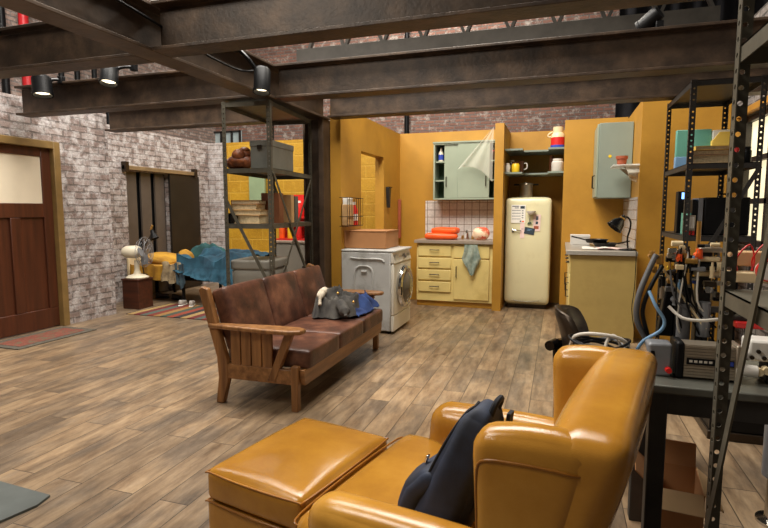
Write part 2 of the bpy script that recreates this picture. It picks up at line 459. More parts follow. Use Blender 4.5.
class MB:
    def __init__(s):
        s.bm = bmesh.new()

    def _add(s, verts, faces, mtx=None):
        vs = [s.bm.verts.new((mtx @ Vector(v)) if mtx else v) for v in verts]
        for f in faces:
            try:
                s.bm.faces.new([vs[i] for i in f])
            except ValueError:
                pass
        return s

    def box(s, x0, y0, z0, x1, y1, z1, mtx=None):
        v = [(x, y, z) for z in (z0, z1) for y in (y0, y1) for x in (x0, x1)]
        f = [(0, 2, 3, 1), (4, 5, 7, 6), (0, 1, 5, 4), (2, 6, 7, 3), (0, 4, 6, 2), (1, 3, 7, 5)]
        return s._add(v, f, mtx)

    def obox(s, c, size, rot=(0, 0, 0)):
        m = Matrix.Translation(c) @ Euler(rot).to_matrix().to_4x4()
        a, b, d = (q / 2 for q in size)
        return s.box(-a, -b, -d, a, b, d, m)

    def beam(s, p0, p1, w, h, up=(0, 0, 1)):
        """box bar from p0 to p1, w across, h along 'up'"""
        p0, p1 = Vector(p0), Vector(p1)
        d = p1 - p0
        L = d.length
        d.normalize()
        u = Vector(up)
        if abs(d.dot(u)) > 0.98:
            u = Vector((0, 1, 0))
        sx = d.cross(u).normalized()
        uu = sx.cross(d).normalized()
        m = Matrix((sx, d, uu)).transposed().to_4x4()
        m.translation = p0
        return s.box(-w / 2, 0, -h / 2, w / 2, L, h / 2, m)

    def prism(s, poly, axis, a, b, mtx=None):
        """poly of 2D points in the two other axes (in xyz order), from a to b along axis"""
        def P(q, t):
            if axis == 'x':
                return (t, q[0], q[1])
            if axis == 'y':
                return (q[0], t, q[1])
            return (q[0], q[1], t)
        n = len(poly)
        v = [P(q, a) for q in poly] + [P(q, b) for q in poly]
        f = [tuple(range(n)), tuple(range(2 * n - 1, n - 1, -1))]
        f += [(i, i + n, (i + 1) % n + n, (i + 1) % n) for i in range(n)]
        return s._add(v, f, mtx)

    def cyl(s, p0, p1, r0, r1=None, n=16, cap=True):
        r1 = r0 if r1 is None else r1
        p0, p1 = Vector(p0), Vector(p1)
        q = (p1 - p0).to_track_quat('Z', 'Y').to_matrix()
        v, f = [], []
        for p, r in ((p0, r0), (p1, r1)):
            for i in range(n):
                a = 2 * PI * i / n
                v.append(p + q @ Vector((r * math.cos(a), r * math.sin(a), 0)))
        f += [(i, (i + 1) % n, (i + 1) % n + n, i + n) for i in range(n)]
        if cap:
            f += [tuple(range(n - 1, -1, -1)), tuple(range(n, 2 * n))]
        return s._add(v, f)

    def lathe(s, prof, c=(0, 0, 0), n=24, axis=(0, 0, 1), closed=False):
        q = Vector(axis).to_track_quat('Z', 'Y').to_matrix()
        c = Vector(c)
        v, f = [], []
        for r, z in prof:
            for i in range(n):
                a = 2 * PI * i / n
                v.append(c + q @ Vector((r * math.cos(a), r * math.sin(a), z)))
        m = len(prof)
        for j in range(m - 1):
            for i in range(n):
                f.append((j * n + i, j * n + (i + 1) % n, (j + 1) * n + (i + 1) % n, (j + 1) * n + i))
        if not closed:
            if prof[0][0] > 1e-4:
                f.append(tuple(range(n - 1, -1, -1)))
            if prof[-1][0] > 1e-4:
                f.append(tuple(range((m - 1) * n, m * n)))
        else:
            for i in range(n):
                f.append(((m - 1) * n + i, (m - 1) * n + (i + 1) % n, (i + 1) % n, i))
        return s._add(v, f)

    def tube(s, pts, r, n=8, smooth=4, closed=False):
        P = [Vector(p) for p in pts]
        if smooth and len(P) > 2:
            Q = []
            m = len(P)
            rng = range(m if closed else m - 1)
            for i in rng:
                p0 = P[(i - 1) % m] if (closed or i > 0) else P[0]
                p1, p2 = P[i], P[(i + 1) % m]
                p3 = P[(i + 2) % m] if (closed or i + 2 < m) else P[-1]
                for k in range(smooth):
                    t = k / smooth
                    Q.append(0.5 * ((2 * p1) + (p2 - p0) * t + (2 * p0 - 5 * p1 + 4 * p2 - p3) * t * t + (3 * p1 - p0 - 3 * p2 + p3) * t ** 3))
            if not closed:
                Q.append(P[-1])
            P = Q
        m = len(P)
        v, f = [], []
        nrm = None
        for i, p in enumerate(P):
            a = P[(i - 1) % m] if (closed or i > 0) else P[0]
            b = P[(i + 1) % m] if (closed or i < m - 1) else P[-1]
            d = (b - a)
            if d.length < 1e-9:
                d = Vector((0, 0, 1))
            d.normalize()
            if nrm is None:
                nrm = d.orthogonal().normalized()
            nrm = (nrm - d * nrm.dot(d))
            if nrm.length < 1e-6:
                nrm = d.orthogonal()
            nrm.normalize()
            bn = d.cross(nrm)
            rr = r[i * len(r) // m] if isinstance(r, (list, tuple)) else r
            for k in range(n):
                t = 2 * PI * k / n
                v.append(p + (nrm * math.cos(t) + bn * math.sin(t)) * rr)
        for i in range(m if closed else m - 1):
            j = (i + 1) % m
            for k in range(n):
                f.append((i * n + k, i * n + (k + 1) % n, j * n + (k + 1) % n, j * n + k))
        if not closed:
            f += [tuple(range(n - 1, -1, -1)), tuple(range((m - 1) * n, m * n))]
        return s._add(v, f)

    def ball(s, c, r, n=16, m=10):
        rx, ry, rz = (r, r, r) if isinstance(r, (int, float)) else r
        v = [(c[0], c[1], c[2] - rz)]
        f = []
        for j in range(1, m):
            t = PI * j / m - PI / 2
            for i in range(n):
                a = 2 * PI * i / n
                v.append((c[0] + rx * math.cos(t) * math.cos(a), c[1] + ry * math.cos(t) * math.sin(a), c[2] + rz * math.sin(t)))
        v.append((c[0], c[1], c[2] + rz))
        for i in range(n):
            f.append((0, 1 + (i + 1) % n, 1 + i))
            f.append((len(v) - 1, 1 + (m - 2) * n + i, 1 + (m - 2) * n + (i + 1) % n))
        for j in range(m - 2):
            for i in range(n):
                f.append((1 + j * n + i, 1 + j * n + (i + 1) % n, 1 + (j + 1) * n + (i + 1) % n, 1 + (j + 1) * n + i))
        return s._add(v, f)

    def sheet(s, fn, nu, nv, thick=0.0):
        """surface fn(u,v)->xyz; with thick > 0 a closed slab made by offsetting along -normal"""
        top = [[Vector(fn(i / nu, j / nv)) for j in range(nv + 1)] for i in range(nu + 1)]
        v = [p for row in top for p in row]
        W = nv + 1
        f = [(i * W + j, (i + 1) * W + j, (i + 1) * W + j + 1, i * W + j + 1) for i in range(nu) for j in range(nv)]
        if thick:
            o = len(v)
            for i in range(nu + 1):
                for j in range(nv + 1):
                    du = top[min(i + 1, nu)][j] - top[max(i - 1, 0)][j]
                    dv = top[i][min(j + 1, nv)] - top[i][max(j - 1, 0)]
                    nn = du.cross(dv)
                    nn = nn.normalized() if nn.length > 1e-9 else Vector((0, 0, 1))
                    v.append(top[i][j] - nn * thick)
            f += [tuple(o + q for q in reversed(ff)) for ff in list(f)]
            ring = [(i, 0) for i in range(nu + 1)] + [(nu, j) for j in range(1, nv + 1)] + [(i, nv) for i in range(nu - 1, -1, -1)] + [(0, j) for j in range(nv - 1, 0, -1)]
            for a, b in zip(ring, ring[1:] + ring[:1]):
                ia, ib = a[0] * W + a[1], b[0] * W + b[1]
                f.append((ia, ia + o, ib + o, ib))
        return s._add(v, f)

    def puff(s, c, size, r=0.04, crown=(0, 0, 0.0), warp=None, k=10, mtx=None):
        """rounded cushion: corner radius r, crown per axis; warp(x,y,z in -1..1, p) -> p"""
        hx, hy, hz = (q / 2 for q in size)
        r = min(r, hx, hy, hz)
        ts = []
        for i in range(k + 1):
            t = -1 + 2 * i / k
            ts.append(math.copysign(1 - (1 - abs(t)) ** 1.6, t))
        idx, v, f = {}, [], []

        def vert(a, b, d):
            key = (a, b, d)
            if key in idx:
                return idx[key]
            x, y, z = ts[a], ts[b], ts[d]
            p = Vector((x * hx, y * hy, z * hz))
            inn = Vector((max(-hx + r, min(hx - r, p.x)), max(-hy + r, min(hy - r, p.y)), max(-hz + r, min(hz - r, p.z))))
            dd = p - inn
            if dd.length > 1e-9:
                p = inn + dd.normalized() * min(r, dd.length * 1.0) if dd.length > r else inn + dd
            gx, gy, gz = 1 - x * x, 1 - y * y, 1 - z * z
            p += Vector((crown[0] * x * gy * gz, crown[1] * y * gx * gz, crown[2] * z * gx * gy))
            if warp:
                p = Vector(warp(x, y, z, p))
            p = p + Vector(c)
            if mtx:
                p = mtx @ p
            idx[key] = len(v)
            v.append(p)
            return idx[key]
        for a in range(k):
            for b in range(k):
                for q in (0, k):
                    g = [(a, b), (a + 1, b), (a + 1, b + 1), (a, b + 1)]
                    for mk in (lambda u, w: (u, w, q), lambda u, w: (w, q, u), lambda u, w: (q, u, w)):
                        ff = [vert(*mk(u, w)) for u, w in g]
                        if q == 0:
                            ff.reverse()
                        f.append(tuple(ff))
        return s._add(v, f)

    def seam(s, c, size, r, crown, warp, pts, rad=0.004):
        """a welt following the surface of the same puff, given in -1..1 coordinates"""
        hx, hy, hz = (q / 2 for q in size)
        r = min(r, hx, hy, hz)
        out = []
        for x, y, z in pts:
            p = Vector((x * hx, y * hy, z * hz))
            inn = Vector((max(-hx + r, min(hx - r, p.x)), max(-hy + r, min(hy - r, p.y)), max(-hz + r, min(hz - r, p.z))))
            dd = p - inn
            if dd.length > r:
                p = inn + dd.normalized() * r
            gx, gy, gz = 1 - x * x, 1 - y * y, 1 - z * z
            p += Vector((crown[0] * x * gy * gz, crown[1] * y * gx * gz, crown[2] * z * gx * gy))
            if warp:
                p = Vector(warp(x, y, z, p))
            out.append(p + Vector(c))
        return s.tube(out, rad, 8, 3)

    def angle(s, c, L, wdt=0.035, t=0.0025, sx=1, sy=1, pitch=0.04, hole=0.007):
        """vertical slotted angle iron standing at c, flanges towards sx in x and sy in y"""
        n = int(L / pitch)
        pitch = L / n
        cx, cy, cz = c
        for fl in (0, 1):
            for i in range(n):
                z0 = cz + i * pitch
                zc = z0 + pitch / 2
                uc = wdt / 2
                O = [(0, z0), (uc, z0), (wdt, z0), (wdt, zc), (wdt, z0 + pitch), (uc, z0 + pitch), (0, z0 + pitch), (0, zc)]
                I = []
                for (u, z) in O:
                    d = Vector((u - uc, z - zc))
                    d.normalize()
                    I.append((uc + d.x * hole, zc + d.y * hole))
                v = []
                for k in (0, 1):
                    for (u, z) in O + I:
                        if fl == 0:
                            v.append((cx + sx * u, cy + sy * t * k, z))
                        else:
                            v.append((cx + sx * t * k, cy + sy * u, z))
                f = []
                for j in range(8):
                    jn = (j + 1) % 8
                    f.append((j, jn, 8 + jn, 8 + j))
                    f.append((16 + j, 24 + j, 24 + jn, 16 + jn))
                    f.append((8 + j, 8 + jn, 24 + jn, 24 + j))
                for j in (2, 3, 6, 7):
                    jn = (j + 1) % 8
                    f.append((j, 16 + j, 16 + jn, jn))
                s._add(v, f)
        return s

    def build(s, name, m, parent=None, bevel=0.0, smooth=40, sub=0, loc=None, label=None, segs=2):
        bm = s.bm
        bmesh.ops.recalc_face_normals(bm, faces=bm.faces)
        if smooth:
            for e in bm.edges:
                if len(e.link_faces) == 2:
                    e.smooth = e.calc_face_angle(0) < R(smooth)
            for f in bm.faces:
                f.smooth = True
        me = bpy.data.meshes.new(name)
        bm.to_mesh(me)
        bm.free()
        me.materials.append(M[m])
        o = bpy.data.objects.new(name, me)
        COL.objects.link(o)
        if parent:
            o.parent = parent
        if loc:
            o.location = loc
        if bevel:
            b = o.modifiers.new('bevel', 'BEVEL')
            b.width = bevel
            b.segments = segs
            b.limit_method = 'ANGLE'
            b.angle_limit = R(40)
        if sub:
            b = o.modifiers.new('subdivision', 'SUBSURF')
            b.levels = sub
            b.render_levels = sub
        if label:
            o['label'] = label
        return o


def thing(name, label, cat, loc=(0, 0, 0), rz=0.0, group=None, rot=None):
    o = bpy.data.objects.new(name, None)
    o.empty_display_size = 0.1
    COL.objects.link(o)
    o.location = loc
    o.rotation_euler = rot if rot else (0, 0, rz)
    o['label'] = label
    o['category'] = cat
    if group:
        o['group'] = group
    return o


def tag(o, label, cat, group=None, kind=None):
    o['label'] = label
    o['category'] = cat
    if group:
        o['group'] = group
    if kind:
        o['kind'] = kind
    return o


def dup(root, loc, label=None, rz=None, group=None):
    def cp(o, par):
        c = o.copy()
        COL.objects.link(c)
        if par:
            c.parent = par
        for ch in o.children:
            cp(ch, c)
        return c
    r = cp(root, None)
    r.location = loc
    if rz is not None:
        r.rotation_euler = (0, 0, rz)
    if label:
        r['label'] = label
    if group:
        r['group'] = group
    return r


def struct(o):
    o['kind'] = 'structure'
    return o


def nz(x, y, z=0.0):
    return noise.noise(Vector((x, y, z)))


# ------------------------------------------------------------------ structure
struct(MB().box(-10, -1.5, -0.1, 5, 14, 0).build('floor', 'floor', smooth=0))
struct(MB().box(-10, -1.5, 7.0, 5, 14, 7.15).build('ceiling', 'ceiling', smooth=0))
# door wall on the left (door opening Y 3.42..4.44)
DY0, DY1, DZ = 3.50, 4.52, 2.03
wl = MB()
wl.box(-5.42, -1.5, 0, -5.27, DY0, 2.455)
wl.box(-5.42, DY1, 0, -5.27, 5.2, 2.455)
wl.box(-5.42, DY0, DZ, -5.27, DY1, 2.455)
wl.box(-5.98, 5.06, 0, -5.42, 5.2, 2.455)
struct(wl.build('wall_left', 'white_brick_y', smooth=0))
al = MB()
al.box(-6.03, 5.2, 0, -5.88, 6.10, 2.46)
al.box(-6.03, 7.0, 0, -5.88, 8.0, 2.46)
al.box(-6.03, 6.10, 1.86, -5.88, 7.0, 2.46)
struct(al.build('wall_alcove_left', 'white_brick_y', smooth=0))
struct(MB().box(-6.03, 8.0, 0, -5.55, 8.14, 2.46).build('wall_alcove_back', 'white_brick_x', smooth=0))
struct(MB().box(-5.55, 8.0, 0, -2.0, 8.14, 2.455).build('wall_block_back', 'yellow_block', smooth=0))
# far hall
struct(MB().box(-10, 12.6, 0, 5, 12.8, 7).build('wall_far', 'red_brick', smooth=0))
struct(MB().box(-9.2, -1.5, 0, -9.0, 12.6, 7).build('wall_far_left', 'red_brick_y', smooth=0))
# right wall with the lit window
wr = MB()
wr.box(1.75, -1.5, 0, 1.9, 4.3, 3.2)
wr.box(1.75, 6.45, 0, 1.9, 12.6, 3.2)
wr.box(1.75, 4.3, 0, 1.9, 6.45, 0.95)
wr.box(1.75, 4.3, 2.24, 1.9, 6.45, 3.2)
struct(wr.build('wall_right', 'grey_brick_y', smooth=0))
wf = MB()
for y in (4.3, 5.0, 5.7, 6.39):
    wf.box(1.78, y, 0.95, 1.83, y + 0.06, 2.24)
for z in (0.95, 1.36, 1.77, 2.18):
    wf.box(1.78, 4.3, z, 1.83, 6.45, z + 0.05 if z > 1 else z + 0.06)
win = struct(wf.build('window_1', 'dark_steel', smooth=0))
MB().box(1.84, 4.3, 0.95, 1.86, 6.45, 2.24).build('pane', 'lit_window', win, smooth=0)
sil = MB().box(1.70, 4.25, 2.24, 1.76, 6.5, 2.30).box(1.70, 6.45, 0.9, 1.76, 6.52, 2.30)
sil.build('window_frame', 'tan_pole', win, smooth=0)
# kitchen walls
KT = 2.38
k = MB()
OY0, OY1, OZ0, OZ1 = 5.82, 6.66, 1.02, 1.98
k.box(-2.32, 5.22, 0, -2.2, OY0, KT)
k.box(-2.32, OY1, 0, -2.2, 7.5, KT)
k.box(-2.32, OY0, 0, -2.2, OY1, OZ0)
k.box(-2.32, OY0, OZ1, -2.2, OY1, KT)
struct(k.build('wall_kitchen_left', 'yellow_wall', smooth=0))
struct(MB().box(-2.2, 7.4, 0, -0.80, 7.5, KT).build('wall_kitchen_back', 'yellow_wall', smooth=0))
struct(MB().box(-0.80, 6.88, 0, -0.69, 7.85, KT).build('wall_partition', 'yellow_wall', smooth=0))
struct(MB().box(-0.69, 7.75, 0, 0.03, 7.85, KT).build('wall_fridge_niche', 'yellow_wall', smooth=0))
struct(MB().box(0.03, 7.03, 0, 0.74, 7.13, 2.40).box(0.03, 7.13, 0, 0.13, 7.85, 2.40).build('wall_panel_back', 'yellow_wall', smooth=0))
struct(MB().box(0.74, 5.94, 0, 0.84, 7.2, KT).build('wall_kitchen_right', 'yellow_wall', smooth=0))
struct(MB().box(0.74, 5.84, 0, 1.5, 5.94, KT).build('wall_panel_front', 'yellow_wall', smooth=0))
struct(MB().box(-1.815, 7.386, 0.90, -0.805, 7.398, 1.43).build('wall_tile_splashback', 'tile_x', smooth=0))
struct(MB().box(0.728, 5.87, 0.90, 0.738, 7.02, 1.43).build('wall_tile_side', 'tile_y', smooth=0))

# front door on the left
d = MB()
d.box(-5.36, 3.50, 0.01, -5.31, 4.36, 0.22)          # bottom rail
d.box(-5.36, 3.50, 0.22, -5.31, 3.60, 1.96)
d.box(-5.36, 4.25, 0.22, -5.31, 4.36, 1.96)
d.box(-5.36, 3.87, 0.22, -5.31, 3.98, 1.22)
d.box(-5.36, 3.60, 1.22, -5.31, 4.25, 1.37)
d.box(-5.36, 3.60, 1.87, -5.31, 4.25, 1.96)
door = struct(d.build('door_1', 'door_wood', bevel=0.006, loc=(0, 0.08, 0)))
MB().box(-5.352, 3.60, 0.22, -5.335, 3.87, 1.22).build('door_panel', 'door_wood', door)
MB().box(-5.352, 3.98, 0.22, -5.335, 4.25, 1.22).build('door_panel', 'door_wood', door)
MB().box(-5.345, 3.60, 1.37, -5.325, 4.25, 1.87).build('door_glass', 'frosted', door)
fr = MB().box(-5.40, 4.36, 0, -5.25, 4.44, 2.04).box(-5.40, 3.42, 0, -5.25, 3.50, 2.04).box(-5.40, 3.50, 1.96, -5.25, 4.36, 2.04)
fr.build('door_frame', 'door_frame', door, bevel=0.006)
# sliding steel door and slatted opening in the alcove
d2 = struct(MB().box(-5.875, 6.95, 0.02, -5.84, 7.66, 1.86).build('door_2', 'metal_door', smooth=0))
MB().box(-5.88, 6.02, 1.87, -5.82, 7.58, 1.93).build('door_rail', 'rail', d2, bevel=0.005)
for y in (6.02, 7.52):
    MB().box(-5.88, y, 1.84, -5.80, y + 0.06, 1.98).build('rail_bracket', 'handle_dark', d2)
sl = MB()
for y0, y1 in ((6.14, 6.34), (6.43, 6.63), (6.72, 6.92)):
    sl.box(-5.96, y0, 0.02, -5.93, y1, 1.86)
sl.build('door_slat', 'slat', d2, smooth=0)
MB().box(-6.02, 6.10, 0.0, -5.99, 7.0, 1.86).build('door_backing', 'black', d2, smooth=0)
# far windows high on the hall wall, dark drape
for i, x in enumerate((-9.30, -8.72)):
    f = MB()
    x0, x1, z0, z1 = x, x + 0.54, 1.7, 3.42
    for q in range(3):
        xx = x0 + (x1 - x0 - 0.04) * q / 2
        f.box(xx, 12.5, z0, xx + 0.04, 12.56, z1)
    for q in range(5):
        zz = z0 + (z1 - z0 - 0.04) * q / 4
        f.box(x0, 12.5, zz, x1, 12.56, zz + 0.04)
    o = struct(f.build('window_%d' % (i + 2), 'dark_steel', smooth=0))
    MB().box(x0, 12.57, z0, x1, 12.59, z1).build('pane', 'far_window', o, smooth=0)

# ------------------------------------------------------------------ steel beams
ZB, ZT = 2.232, 2.51


def ibeam(axis, a, b, c, name, label, mat='steel_beam', zb=ZB, zt=ZT, wd=0.17, t=0.02, tw=0.016):
    h = wd / 2
    poly = [(c - h, zb), (c + h, zb), (c + h, zb + t), (c + tw / 2, zb + t), (c + tw / 2, zt - t), (c + h, zt - t), (c + h, zt), (c - h, zt), (c - h, zt - t), (c - tw / 2, zt - t), (c - tw / 2, zb + t), (c - h, zb + t)]
    o = MB().prism(poly, axis, a, b).build(name, mat, smooth=0, bevel=0.003, segs=1)
    return tag(o, label, 'beam', 'rusty brown steel roof beams')


YX = -2.39
ibeam('y', -0.6, 5.2, YX, 'steel_beam', 'long brown steel beam running towards the back, ending on the steel post', 'beam_plate')
ibeam('x', YX + 0.09, 4.0, 2.715, 'steel_beam', 'topmost and nearest brown steel cross beam, on the right of the long beam')
ibeam('x', YX + 0.09, 4.0, 4.13, 'steel_beam', 'middle brown steel cross beam right of the long beam, carrying a black lamp')
ibeam('x', YX + 0.13, 1.73, 5.10, 'steel_beam', 'lowest and farthest brown steel cross beam, just above the kitchen walls')
ibeam('x', -5.275, YX - 0.09, 2.77, 'steel_beam', 'nearest brown steel beam stub left of the long beam')
ibeam('x', -5.13, YX - 0.09, 4.03, 'steel_beam', 'brown steel beam stub above the wooden door, behind two black spotlights')
ibeam('x', -5.15, YX - 0.09, 5.13, 'steel_beam', 'farthest brown steel beam stub, over the steel rail of the alcove')
# stiffener plates are part of the long beam
post = thing('steel_post', 'tall dark steel column behind the brown sofa, under the beams', 'post', (-2.44, 5.15, 0))
MB().box(-0.115, -0.09, 0.015, -0.095, 0.09, ZB).box(-0.095, -0.01, 0.015, 0.06, 0.01, ZB).build('web', 'steel_beam', post, smooth=0)
MB().box(0.06, -0.095, 0.015, 0.115, 0.095, ZB).build('flange', 'beam_plate', post, smooth=0, bevel=0.003)
MB().box(-0.15, -0.14, 0, 0.15, 0.14, 0.015).build('base_plate', 'steel_beam', post, smooth=0)
# far truss
tr = thing('roof_truss', 'grey lattice truss high in the hall behind the beams', 'truss', (0, 9.6, 4.12))
MB().box(-4.9, -0.12, 0, 2.2, 0.12, 0.24).build('bottom_chord', 'truss', tr, smooth=0)
MB().box(-4.9, -0.08, 1.1, 2.2, 0.08, 1.25).build('top_chord', 'truss', tr, smooth=0)
dg = MB()
for i in range(9):
    x = -4.7 + i * 0.76
    dg.beam((x, 0, 0.2), (x + 0.38, 0, 1.12), 0.05, 0.09, (0, 1, 0))
    dg.beam((x + 0.38, 0, 1.12), (x + 0.76, 0, 0.2), 0.05, 0.09, (0, 1, 0))
dg.build('lattice', 'truss', tr, smooth=0)
dr = MB()
dr.sheet(lambda u, v: (0.9 + 3.2 * u, 10.6 + 0.05 * math.sin(u * 60), 2.0 + 4.5 * v), 120, 2, 0.01)
tag(dr.build('stage_drape', 'black_cloth'), 'dark blue-black drape hanging high at the back of the hall, upper right', 'drape')
tag(MB().cyl((-8.6, 6.86, 0), (-8.6, 6.86, 7), 0.075, n=14).build('pipe', 'red_paint'), 'bright red vertical pipe beyond the white brick wall, upper left', 'pipe')
for i, (x, y, r_) in enumerate(((-8.86, 6.68, 0.06), (-8.86, 7.75, 0.05), (-8.86, 8.1, 0.05), (-8.86, 8.5, 0.05), (-8.86, 8.8, 0.05))):
    tag(MB().cyl((x, y, 0), (x, y, 7), r_, n=12).build('pipe', 'black'), ('black vertical pipe just left of the bright red pipe' if i == 0 else 'thin black vertical pipe on the far left brick wall, right of the red pipe'), 'pipe', None if i == 0 else 'thin black pipes on the far wall')
tag(MB().cyl((-3.55, 12.5, 0), (-3.55, 12.5, 7), 0.06, n=12).build('pipe', 'black'), 'thin dark vertical pipe on the far brick wall above the kitchen cabinets', 'pipe')

# ------------------------------------------------------------------ brown three-seat sofa
# local frame: +x is the front, y runs along the sofa, origin on the floor
so = thing('sofa', 'long oak-framed sofa with worn brown leather cushions and slatted arms', 'sofa', (-1.84, 3.79, 0), R(0.6))
so.scale = (0.95, 1, 1)
SL = 0.79                                                   # half length at the arms
for i in range(3):
    y = -0.52 + 0.52 * i
    MB().puff((0.03, y, 0.335), (0.64, 0.515, 0.125), 0.022, (0, 0, 0.010)).build('seat_cushion', 'sofa_leather', so, smooth=80)
    tilt = Matrix.Translation((-0.305, y, 0.565)) @ Matrix.Rotation(R(-17), 4, 'Y')
    MB().puff((0, 0, 0), (0.12, 0.515, 0.43), 0.026, (0.025, 0, 0.004), mtx=tilt).build('back_cushion', 'sofa_leather', so, smooth=80)
MB().prism([(-SL, 0.17), (SL, 0.17), (SL + 0.02, 0.22), (SL + 0.02, 0.275), (-SL - 0.02, 0.275), (-SL - 0.02, 0.22)], 'x', 0.29, 0.325).build('front_rail', 'sofa_wood', so, bevel=0.005)
MB().box(-0.33, -SL, 0.19, -0.29, SL, 0.27).build('back_rail', 'sofa_wood', so, bevel=0.004)
MB().obox((-0.415, 0, 0.70), (0.03, 2 * SL, 0.07), (0, R(-17), 0)).obox((-0.35, 0, 0.46), (0.03, 2 * SL, 0.06), (0, R(-17), 0)).build('back_slat_rail', 'sofa_wood', so, bevel=0.004)
for sg in (-1, 1):
    y0, y1 = sorted((sg * SL, sg * (SL + 0.045)))
    # rear leg: kicks back to the floor, leans back to the top
    out = [(-0.36, 0.0), (-0.30, 0.0), (-0.255, 0.16), (-0.26, 0.30), (-0.325, 0.50), (-0.405, 0.775), (-0.455, 0.79), (-0.48, 0.765), (-0.40, 0.50), (-0.345, 0.32), (-0.335, 0.18)]
    MB().prism(out, 'y', y0, y1).build('rear_leg', 'sofa_wood_z', so, bevel=0.008)
    MB().prism([(0.235, 0), (0.285, 0), (0.29, 0.30), (0.235, 0.30)], 'y', y0, y1).build('front_leg', 'sofa_wood_z', so, bevel=0.006)
    MB().box(-0.30, y0 + 0.005, 0.175, 0.28, y1 - 0.005, 0.275).build('side_rail', 'sofa_wood', so, bevel=0.005)
    ab = MB()
    ya = sg * (SL + 0.03)
    pl = [(-0.40, -0.03), (-0.30, -0.045), (-0.12, -0.06), (0.08, -0.075), (0.26, -0.07), (0.33, -0.04), (0.335, 0.03), (0.27, 0.065), (0.08, 0.07), (-0.12, 0.05), (-0.30, 0.03), (-0.40, 0.02)]
    ab.prism([(px, ya + sg * -1 * py) for px, py in pl], 'z', 0.515, 0.545)
    ab.build('armrest', 'sofa_wood_z', so, bevel=0.010, segs=3)
    for q in range(4):
        x = -0.235 + 0.083 * q
        MB().box(x, y0 + 0.012, 0.24, x + 0.075, y1 - 0.012, 0.515).build('arm_slat', 'sofa_wood_z', so, bevel=0.004)
    MB().prism([(0.055, 0.19), (0.115, 0.19), (0.255, 0.515), (0.195, 0.515)], 'y', y0, y1).build('arm_brace', 'sofa_wood_z', so, bevel=0.005)

# crumpled jacket with a blue cloth under it, on the far seat of the sofa
def heap(cx, cy, cz, rx, ry, h, seed, amp, nu=46, nv=36):
    def fn(u, v):
        a, r = 2 * PI * u, v
        rr = r * (1 + 0.18 * nz(math.cos(a) * 1.6 + seed, math.sin(a) * 1.6, 0.3))
        x, y = rx * rr * math.cos(a), ry * rr * math.sin(a)
        prof = max(0.0, 1 - r ** 2.6)
        z = h * prof + amp * (nz(x * 9 + seed, y * 9, 1.7) + 0.6 * abs(nz(x * 17, y * 17 + seed, 4.0))) * min(1.0, (1 - r) * 4 + 0.12)
        return (cx + x, cy + y, cz + max(0.004, z))
    return fn


blu = MB()
blu.sheet(heap(-1.73, 4.33, 0.412, 0.19, 0.24, 0.13, 3.1, 0.04), 48, 16)
def hang(u, v):
    y = 4.06 + 0.48 * u + 0.02 * math.sin(v * 7)
    x = -1.555 - 0.015 * math.sin(u * 17 + v * 3)
    return (x - 0.12 * v, y, 0.418 + 0.14 * v * (0.4 + 0.6 * u) + 0.01 * abs(math.sin(u * 23)))
blu.sheet(hang, 20, 8, 0.008)
tag(blu.build('folded_cloth', 'blue_cloth', smooth=80), 'royal blue cloth lying under the grey jacket on the sofa', 'cloth')
jk = thing('jacket', 'crumpled charcoal cotton jacket heaped on the far sofa seat', 'jacket', (-1.80, 4.19, 0.412))
def crumple(u, v):
    a, r = 2 * PI * u, v
    rr = r * (1 + 0.16 * nz(math.cos(a) * 1.8 + 2, math.sin(a) * 1.8, 0.3) + 0.05 * math.sin(a * 9))
    x, y = 0.22 * rr * math.cos(a), 0.29 * rr * math.sin(a)
    z = 0.15 * max(0.0, 1 - r ** 2.4)
    wx, wy = x + 0.05 * nz(x * 7, y * 7, 3), y + 0.05 * nz(x * 7, y * 7, 9)
    ridge = 1 - abs(2 * nz(wx * 6.5, wy * 5 + 4, 1.2)) * 1.6
    ridge2 = 1 - abs(2 * nz(wx * 13 + 3, wy * 12, 6.2)) * 1.4
    z += (0.060 * ridge + 0.040 * ridge2) * min(1.0, (1 - r) * 5 + 0.15)
    return (x, y, max(0.004, z))


MB().sheet(crumple, 110, 44).build('body', 'jacket', jk, smooth=80)
MB().tube([(0.03, -0.17, 0.12), (0.10, -0.20, 0.115), (0.16, -0.25, 0.07), (0.19, -0.29, 0.035)], [0.02, 0.045, 0.045, 0.014], 14).build('sleeve', 'jacket', jk, smooth=80)
MB().tube([(-0.05, -0.27, 0.11), (-0.07, -0.21, 0.175), (-0.08, -0.12, 0.20), (-0.06, -0.03, 0.20)], [0.014, 0.034, 0.036, 0.018], 10).build('collar_lining', 'jacket_lining', jk, smooth=80, label='cream fleece collar lining')
for px, py, pz in ((0.06, -0.15, 0.195), (0.18, -0.10, 0.12)):
    MB().ball((px, py, pz), 0.012, 10, 6).build('button', 'brass', jk)

# ------------------------------------------------------------------ washing machine
wm = thing('washing_machine', 'scuffed white front-loading washing machine with a cardboard box on top', 'washing machine', (-2.195, 5.20, 0))
wm.scale = (1.04, 1.08, 1.0)
W_, D_, H_ = 0.585, 0.61, 0.885
sd = MB().box(0.0, 0.0, 0.03, 0.53, D_, H_ - 0.025)
sd.build('body', 'washer', wm, bevel=0.012)
MB().puff((0.29, 0.30, H_ - 0.012), (0.58, 0.605, 0.028), 0.012, (0, 0, 0.002)).build('top_panel', 'washer', wm, smooth=60)
em = MB()
em.tube([(0.10, -0.002, 0.80), (0.20, -0.004, 0.79), (0.42, -0.004, 0.79), (0.46, -0.002, 0.76)], 0.010, 8)
em.tube([(0.15, -0.001, 0.44), (0.15, -0.003, 0.64), (0.18, -0.003, 0.70), (0.24, -0.003, 0.715), (0.31, -0.003, 0.70), (0.34, -0.003, 0.64), (0.34, -0.001, 0.44)], 0.011, 8)
em.tube([(0.22, -0.003, 0.655), (0.28, -0.003, 0.655)], 0.016, 8, 0)
